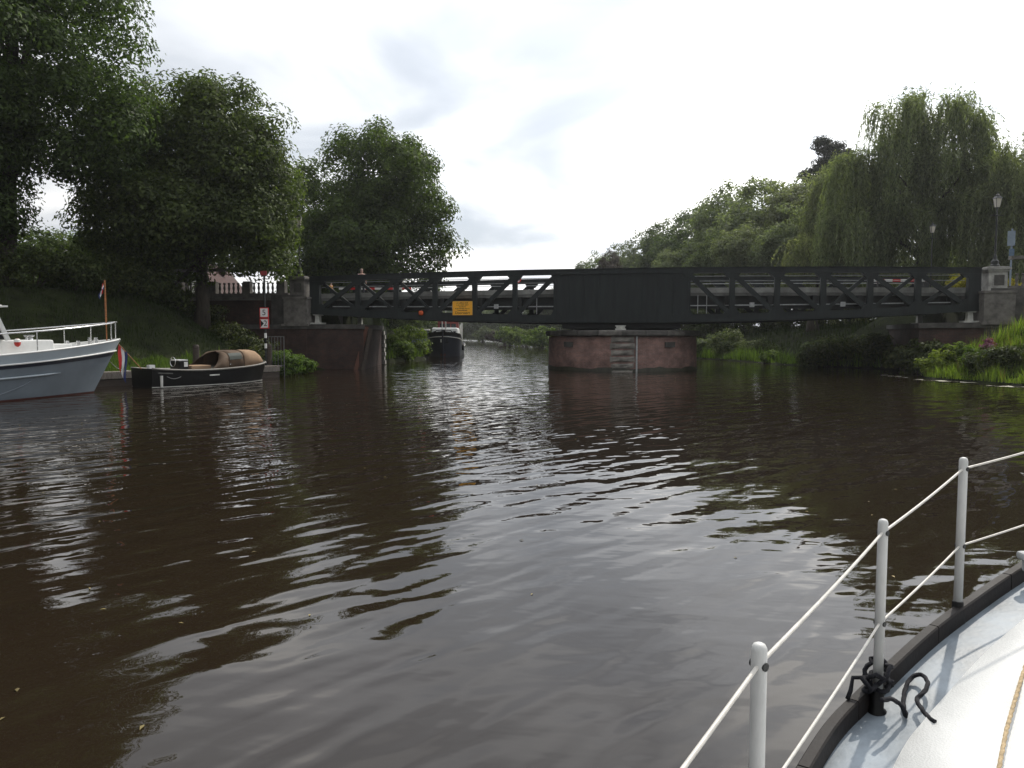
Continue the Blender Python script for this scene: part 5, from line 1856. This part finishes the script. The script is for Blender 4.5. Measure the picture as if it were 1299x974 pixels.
def person(loc, rz, k, label, top, legs, hair):
    o = empty('person', loc, rz, label, 'person')
    v = [(0, 0, .95), (0, 0, 1.15), (0, 0, 1.38), (0, 0, 1.50), (0, -.01, 1.60), (0, -.02, 1.70),
         (.10, 0, .90), (.11, 0, .50), (.11, .03, .08), (.11, -.12, .04), (-.10, 0, .90), (-.11, .05, .50), (-.11, .08, .08), (-.11, -.07, .04),
         (.20, 0, 1.40), (.26, .02, 1.13), (.27, -.08, .88), (.27, -.12, .78), (-.20, 0, 1.40), (-.26, .02, 1.13), (-.27, -.08, .88), (-.27, -.12, .78)]
    e_ = [(0, 1), (1, 2), (2, 3), (3, 4), (4, 5), (0, 6), (6, 7), (7, 8), (8, 9), (0, 10), (10, 11), (11, 12), (12, 13), (2, 14), (14, 15), (15, 16), (16, 17), (2, 18), (18, 19), (19, 20), (20, 21)]
    rd = [(.14, .10), (.13, .10), (.15, .10), .06, .105, .10, .085, .06, .045, .035, .085, .06, .045, .035, .06, .045, .035, .03, .06, .045, .035, .03]
    v = [tuple(c * k for c in p_) for p_ in v]
    sc = lambda L_: [tuple(c * k for c in r) if hasattr(r, '__len__') else r * k for r in L_]
    skin_mesh('body', v, e_, sc(rd), SKIN, o)
    tv = [v[i] for i in (0, 1, 2, 14, 15, 18, 19)]
    skin_mesh('shirt', tv, [(0, 1), (1, 2), (2, 3), (3, 4), (2, 5), (5, 6)], sc([(.165, .125), (.155, .125), (.175, .125), .078, .06, .078, .06]), top, o)
    lv = [v[i] for i in (0, 6, 7, 8, 10, 11, 12)]
    skin_mesh('trousers', lv, [(0, 1), (1, 2), (2, 3), (0, 4), (4, 5), (5, 6)], sc([(.16, .12), .105, .08, .06, .105, .08, .06]), legs, o)
    hm = MB().lathe([(.012, .10), (.06, .09), (.095, .04), (.10, 0), (.085, -.05)], 12)
    hm.v = [(x_ * k, y_ * k * 1.1, z_ * k) for x_, y_, z_ in hm.v]
    put('hair', hm, hair, o, loc=(0, 0.015 * k, 1.70 * k), smooth=True)
    for sx in (-1, 1):
        put('eye', MB().lathe([(.004 * k, -.01 * k), (.012 * k, 0), (.004 * k, .01 * k)], 8), BLACK, o, loc=(sx * .034 * k, -.10 * k, 1.665 * k))
    put('nose', MB().box((0, -.112 * k, 1.635 * k), (.028 * k, .035 * k, .045 * k), taper=0.5), SKIN, o)
    return o


DK = pm('dark_cloth', (0.03, 0.03, 0.04), 0.9)
pz = 4.70
p = at(459, 360, 48.6)
person((p.x, p.y, pz - 0.03), R(20), 0.97, 'person in pale pink shirt standing behind the left bridge railing', pm('pink_cloth', (0.62, 0.42, 0.42), 0.9), DK, pm('grey_hair', (0.32, 0.22, 0.18), 0.8))
p = at(420, 360, 50.2)
person((p.x, p.y, pz - 0.06), R(60), 0.56, 'small child in orange yellow top behind the left end of the truss', pm('orange_cloth', (0.62, 0.30, 0.03), 0.9), DK, pm('brown_hair', (0.10, 0.05, 0.03), 0.8))

# ------------------------------------------------------------------ our own boat: foredeck with stanchions
own = empty('sailing_boat', (0, 0, 0), 0, 'white decked boat in the right foreground with white stanchions and wire rails', 'boat')
PORT = [(-0.62, -3.0), (-0.42, -1.6), (-0.14, -0.2), (0.13, 0.75), (0.36, 1.35), (0.61, 1.75), (0.87, 2.10), (1.075, 2.335), (1.31, 2.53), (1.57, 2.73), (1.83, 2.905), (2.09, 3.075), (2.40, 3.26), (2.75, 3.42), (3.12, 3.52)]
STAR = [(2.2, -3.2), (2.5, -1.8), (2.8, -0.5), (3.05, 0.45), (3.22, 1.05), (3.33, 1.5), (3.40, 1.9), (3.45, 2.2), (3.48, 2.45), (3.50, 2.7), (3.50, 2.9), (3.48, 3.08), (3.44, 3.24), (3.36, 3.38), (3.16, 3.51)]


def cat(P, m=8):
    outp = []
    for i in range(len(P) - 1):
        p0, p1, p2, p3 = P[max(i - 1, 0)], P[i], P[i + 1], P[min(i + 2, len(P) - 1)]
        for j in range(m):
            t_ = j / m
            outp.append(tuple(0.5 * (2 * p1[c] + (p2[c] - p0[c]) * t_ + (2 * p0[c] - 5 * p1[c] + 4 * p2[c] - p3[c]) * t_ ** 2 + (3 * p1[c] - p0[c] - 3 * p2[c] + p3[c]) * t_ ** 3) for c in range(2)))
    outp.append(P[-1])
    return outp


PT, ST_ = cat(PORT), cat(STAR)


def own_z(x, y):
    """sheer of the deck edge"""
    q = 0.60 * x + 0.80 * y
    return float(np.interp(q, [-3, 0.0, 1.45, 2.6, 3.35, 3.9, 4.7], [0.66, 0.70, 0.765, 0.855, 0.995, 1.085, 1.16]))


nP = len(PT)
PTv = [Vector((x, y, own_z(x, y))) for x, y in PT]
STv = [Vector((x, y, own_z(*PT[i]))) for i, (x, y) in enumerate(ST_)]


def inward(i):
    a, c = PTv[max(i - 1, 0)], PTv[min(i + 1, nP - 1)]
    d = (c - a); d.z = 0; d.normalize()
    return Vector((d.y, -d.x, 0))


# hull side below the deck edge
rows = []
for i in range(nP):
    n_ = inward(i)
    p_ = PTv[i]
    rows.append([p_ + n_ * 0.0 + Vector((0, 0, 0.02)), p_ + n_ * 0.03 - Vector((0, 0, 0.25)), p_ + n_ * 0.16 - Vector((0, 0, p_.z * 0.7)), Vector((p_.x + n_.x * 0.34, p_.y + n_.y * 0.34, -0.2))])
put('hull_port', MB().grid(rows), NAVY, own, smooth=True)
rows = [[p_, Vector((p_.x - 0.12, p_.y - 0.05, p_.z * 0.4)), Vector((p_.x - 0.3, p_.y - 0.1, -0.2))] for p_ in STv]
put('hull_starboard', MB().grid(rows), NAVY, own, smooth=True)
DECKW = pm('white_deck_paint', (0.63, 0.635, 0.625), 0.55, 0.09, 2.3, 0.0022, 170)
WATERW = pm('blue_grey_waterway', (0.20, 0.235, 0.27), 0.5, 0.3, 5, 0.002, 40)


def deck_rows(d0, d1, lift, camber):
    rows = []
    for i in range(nP):
        n_ = inward(i)
        a, c = PTv[i], STv[i]
        L_ = (c - a).length
        if L_ < d0 + d1 + 0.02:
            continue
        row = []
        for j in range(11):
            q = d0 + (L_ - d0 - d1) * j / 10
            p_ = a.lerp(c, q / L_)
            p_.z += lift + camber * math.sin(math.pi * q / L_) * min(1, L_ / 2)
            row.append(p_)
        rows.append(row)
    return rows


put('waterway', MB().grid(deck_rows(0.015, 0.02, -0.028, 0.10)), WATERW, own, smooth=True)
# inner white deck panel: edge 0.2 m in from the rail
rows = []
for i in range(nP):
    n_ = inward(i)
    a = PTv[i] + n_ * 0.205
    c = STv[i]
    L_ = (c - a).length
    if L_ < 0.35 or (c - PTv[i]).dot(n_) < 0.36:
        continue
    row = [a + Vector((0, 0, -0.016))]
    for j in range(11):
        q = (L_ - 0.18) * j / 10
        p_ = a.lerp(c, q / L_)
        p_.z += 0.004 + 0.10 * math.sin(math.pi * min(1, (q + 0.2) / (L_ + 0.2))) * min(1, L_ / 2)
        row.append(p_)
    rows.append(row)
put('deck_panel', MB().grid(rows), DECKW, own, smooth=True)
# toe rail in lengths of dark wood with butt joints
TOE = pm('weathered_toe_rail', (0.014, 0.011, 0.010), 0.65, 0.5, 14, 0.002, 60, spec=0.3)
cuts = [0, 16, 30, 47, 58, 73, 88, nP - 1]
for a, c in zip(cuts[:-1], cuts[1:]):
    rows = []
    k = (c - a) * 3
    for q in range(k + 1):
        f = a + (c - a) * (0.004 + 0.992 * q / k)
        i = int(min(f, nP - 2)); fr = f - i
        p_ = PTv[i].lerp(PTv[min(i + 1, nP - 1)], fr)
        n_ = inward(i).lerp(inward(min(i + 1, nP - 1)), fr)
        rows.append([p_ + n_ * o_ + Vector((0, 0, z_)) for o_, z_ in ((-0.017, -0.05), (-0.019, 0.030), (-0.014, 0.037), (0.016, 0.039), (0.021, 0.034), (0.022, 0.0), (0.022, -0.05))])
    mb = MB().grid(rows, closed=True)
    mb.f.append((0, 1, 2, 3, 4, 5, 6)); q = len(mb.v); mb.f.append(tuple(range(q - 1, q - 8, -1)))
    put('toe_rail', mb, TOE, own)
# stanchions with wire holes
SP = pm('stanchion_paint', (0.60, 0.60, 0.585), 0.45, 0.14, 9, 0.0006, 160, stretch=(2, 2, 0.5))
STN = [(-0.10, 0.62, 0.725), (0.50, 1.46, 0.735), (1.225, 2.41, 0.65), (1.765, 2.87, 0.65), (2.46, 3.16, 0.65)]
SBASE = []
WIRE_T, WIRE_L = [], []
for (x, y, hgt) in STN:
    # foot sits on the deck
    zb_ = own_z(x, y) - 0.025
    st = put('stanchion', MB().lathe([(0.016, 0.0), (0.016, hgt - 0.012), (0.0150, hgt - 0.006), (0.012, hgt), (0.006, hgt + 0.003)], 20), SP, own, loc=(x, y, zb_), smooth=True)
    put('socket', MB().lathe([(0.030, -0.04), (0.030, 0.004), (0.0205, 0.012), (0.0205, 0.075), (0.018, 0.08)], 16), BLACK, st, smooth=True)
    for hh, store in ((hgt - 0.042, WIRE_T), (hgt - 0.348, WIRE_L)):
        put('grommet', MB().lathe([(0.009, -0.0175), (0.009, 0.0175)], 10), IRON, st, loc=(0, 0, hh), rot=(R(90), 0, R(35)))
        store.append(Vector((x, y, zb_ + hh)))
WIRE = pm('white_coated_wire', (0.60, 0.57, 0.52), 0.4, 0.15, 30)
for nm, pts, rad_ in (('top_wire', WIRE_T, 0.0045), ('lower_wire', WIRE_L, 0.004)):
    path = []
    pts = [pts[0] + (pts[0] - pts[1]) * 1.0] + pts
    for a, c in zip(pts[:-1], pts[1:]):
        for j in range(8):
            q = a.lerp(c, j / 8)
            q.z -= 0.006 * math.sin(math.pi * j / 8)
            path.append(q)
    path.append(pts[-1])
    put(nm, MB().tube(path, rad_, 8), WIRE, own, smooth=True)
# bow fairlead beyond the last stanchion
put('fairlead', MB().box((2.20, 3.08, own_z(2.2, 3.1) + 0.10), (0.11, 0.05, 0.035)).box((2.20, 3.08, own_z(2.2, 3.1) + 0.06), (0.07, 0.035, 0.06)), PIPE, own, bevel=0.012)
# coach roof coaming and the beige rope seam at the frame edge
rope = []
for i, (u, v) in enumerate(((1330, 760), (1312, 810), (1299, 850), (1287, 890), (1277, 925), (1270, 960), (1263, 1000), (1252, 1060))):
    q = onz(u, v, 1.0)
    q = onz(u, v, own_z(q.x - 0.5, q.y) + 0.112)
    rope.append(q)
rp = MB().tube(resample(rope, 0.003), 0.0055, 12, lay=0.55)
beige = pm('beige_rope', (0.45, 0.34, 0.20), 0.9, 0.35, 60, 0.003, 200)
tag(put('deck_rope', rp, beige, smooth=True), 'thin beige rope lying on the white deck at the right edge', 'rope')
# black line knotted round the middle stanchion
BROPE = pm('black_rope', (0.006, 0.006, 0.010), 0.9, 0.4, 90, 0.003, 220)
sx_, sy_ = STN[2][0], STN[2][1]
zb_ = own_z(sx_, sy_) - 0.05
kn = MB()
path = []
for i in range(90):
    a = i / 89 * 2 * math.pi * 4.2
    rr_ = 0.024 + 0.010 * math.sin(i * 0.9) + 0.004 * (i % 7)
    rr_ = min(rr_, 0.045)
    path.append((sx_ + rr_ * math.cos(a), sy_ + rr_ * math.sin(a), zb_ + 0.135 + 0.03 * math.sin(a * 0.5 + 1) + 0.028 * math.sin(i * 0.35)))
kn.tube(resample(path, 0.004), 0.0070, 12, lay=0.6)
kn.tube([(sx_ - 0.03, sy_ - 0.02, zb_ + 0.15), (sx_ - 0.075, sy_ + 0.02, zb_ + 0.13), (sx_ - 0.095, sy_ - 0.01, zb_ + 0.10), (sx_ - 0.11, sy_ - 0.02, zb_ + 0.075)], 0.0070, 12)
kn.tube([(sx_ - 0.05, sy_ - 0.01, zb_ + 0.14), (sx_ - 0.07, sy_ - 0.03, zb_ + 0.155), (sx_ - 0.045, sy_ - 0.05, zb_ + 0.12), (sx_ - 0.02, sy_ - 0.03, zb_ + 0.13)], 0.0085, 7)
# tail: out over the deck, a loop, then the free end
tail_px = [(1118, 888, 0.10), (1130, 886, 0.09), (1142, 893, 0.05), (1149, 908, 0.0), (1146, 893, -0.01), (1149, 872, -0.008), (1158, 858, -0.002), (1170, 856, 0.012), (1177, 866, 0.02), (1172, 878, 0.02), (1163, 887, 0.016), (1170, 900, 0.028), (1179, 911, 0.038), (1186, 915, 0.042)]
tp = []
for u, v, lift in tail_px:
    q = onz(u, v, zb_ + 0.08)
    for _ in range(3):
        q = onz(u, v, own_z(q.x, q.y) + lift)
    tp.append(q)
sm = cat([(p_.x, p_.y) for p_ in tp], 5)
zz = np.interp(np.linspace(0, 1, len(sm)), np.linspace(0, 1, len(tp)), [p_.z for p_ in tp])
kn.tube(resample([(a[0], a[1], z_) for a, z_ in zip(sm, zz)], 0.004), 0.0070, 12, lay=0.6)
tag(put('black_rope', kn, BROPE, smooth=True), 'black rope knotted round the middle stanchion, its end on deck', 'rope')
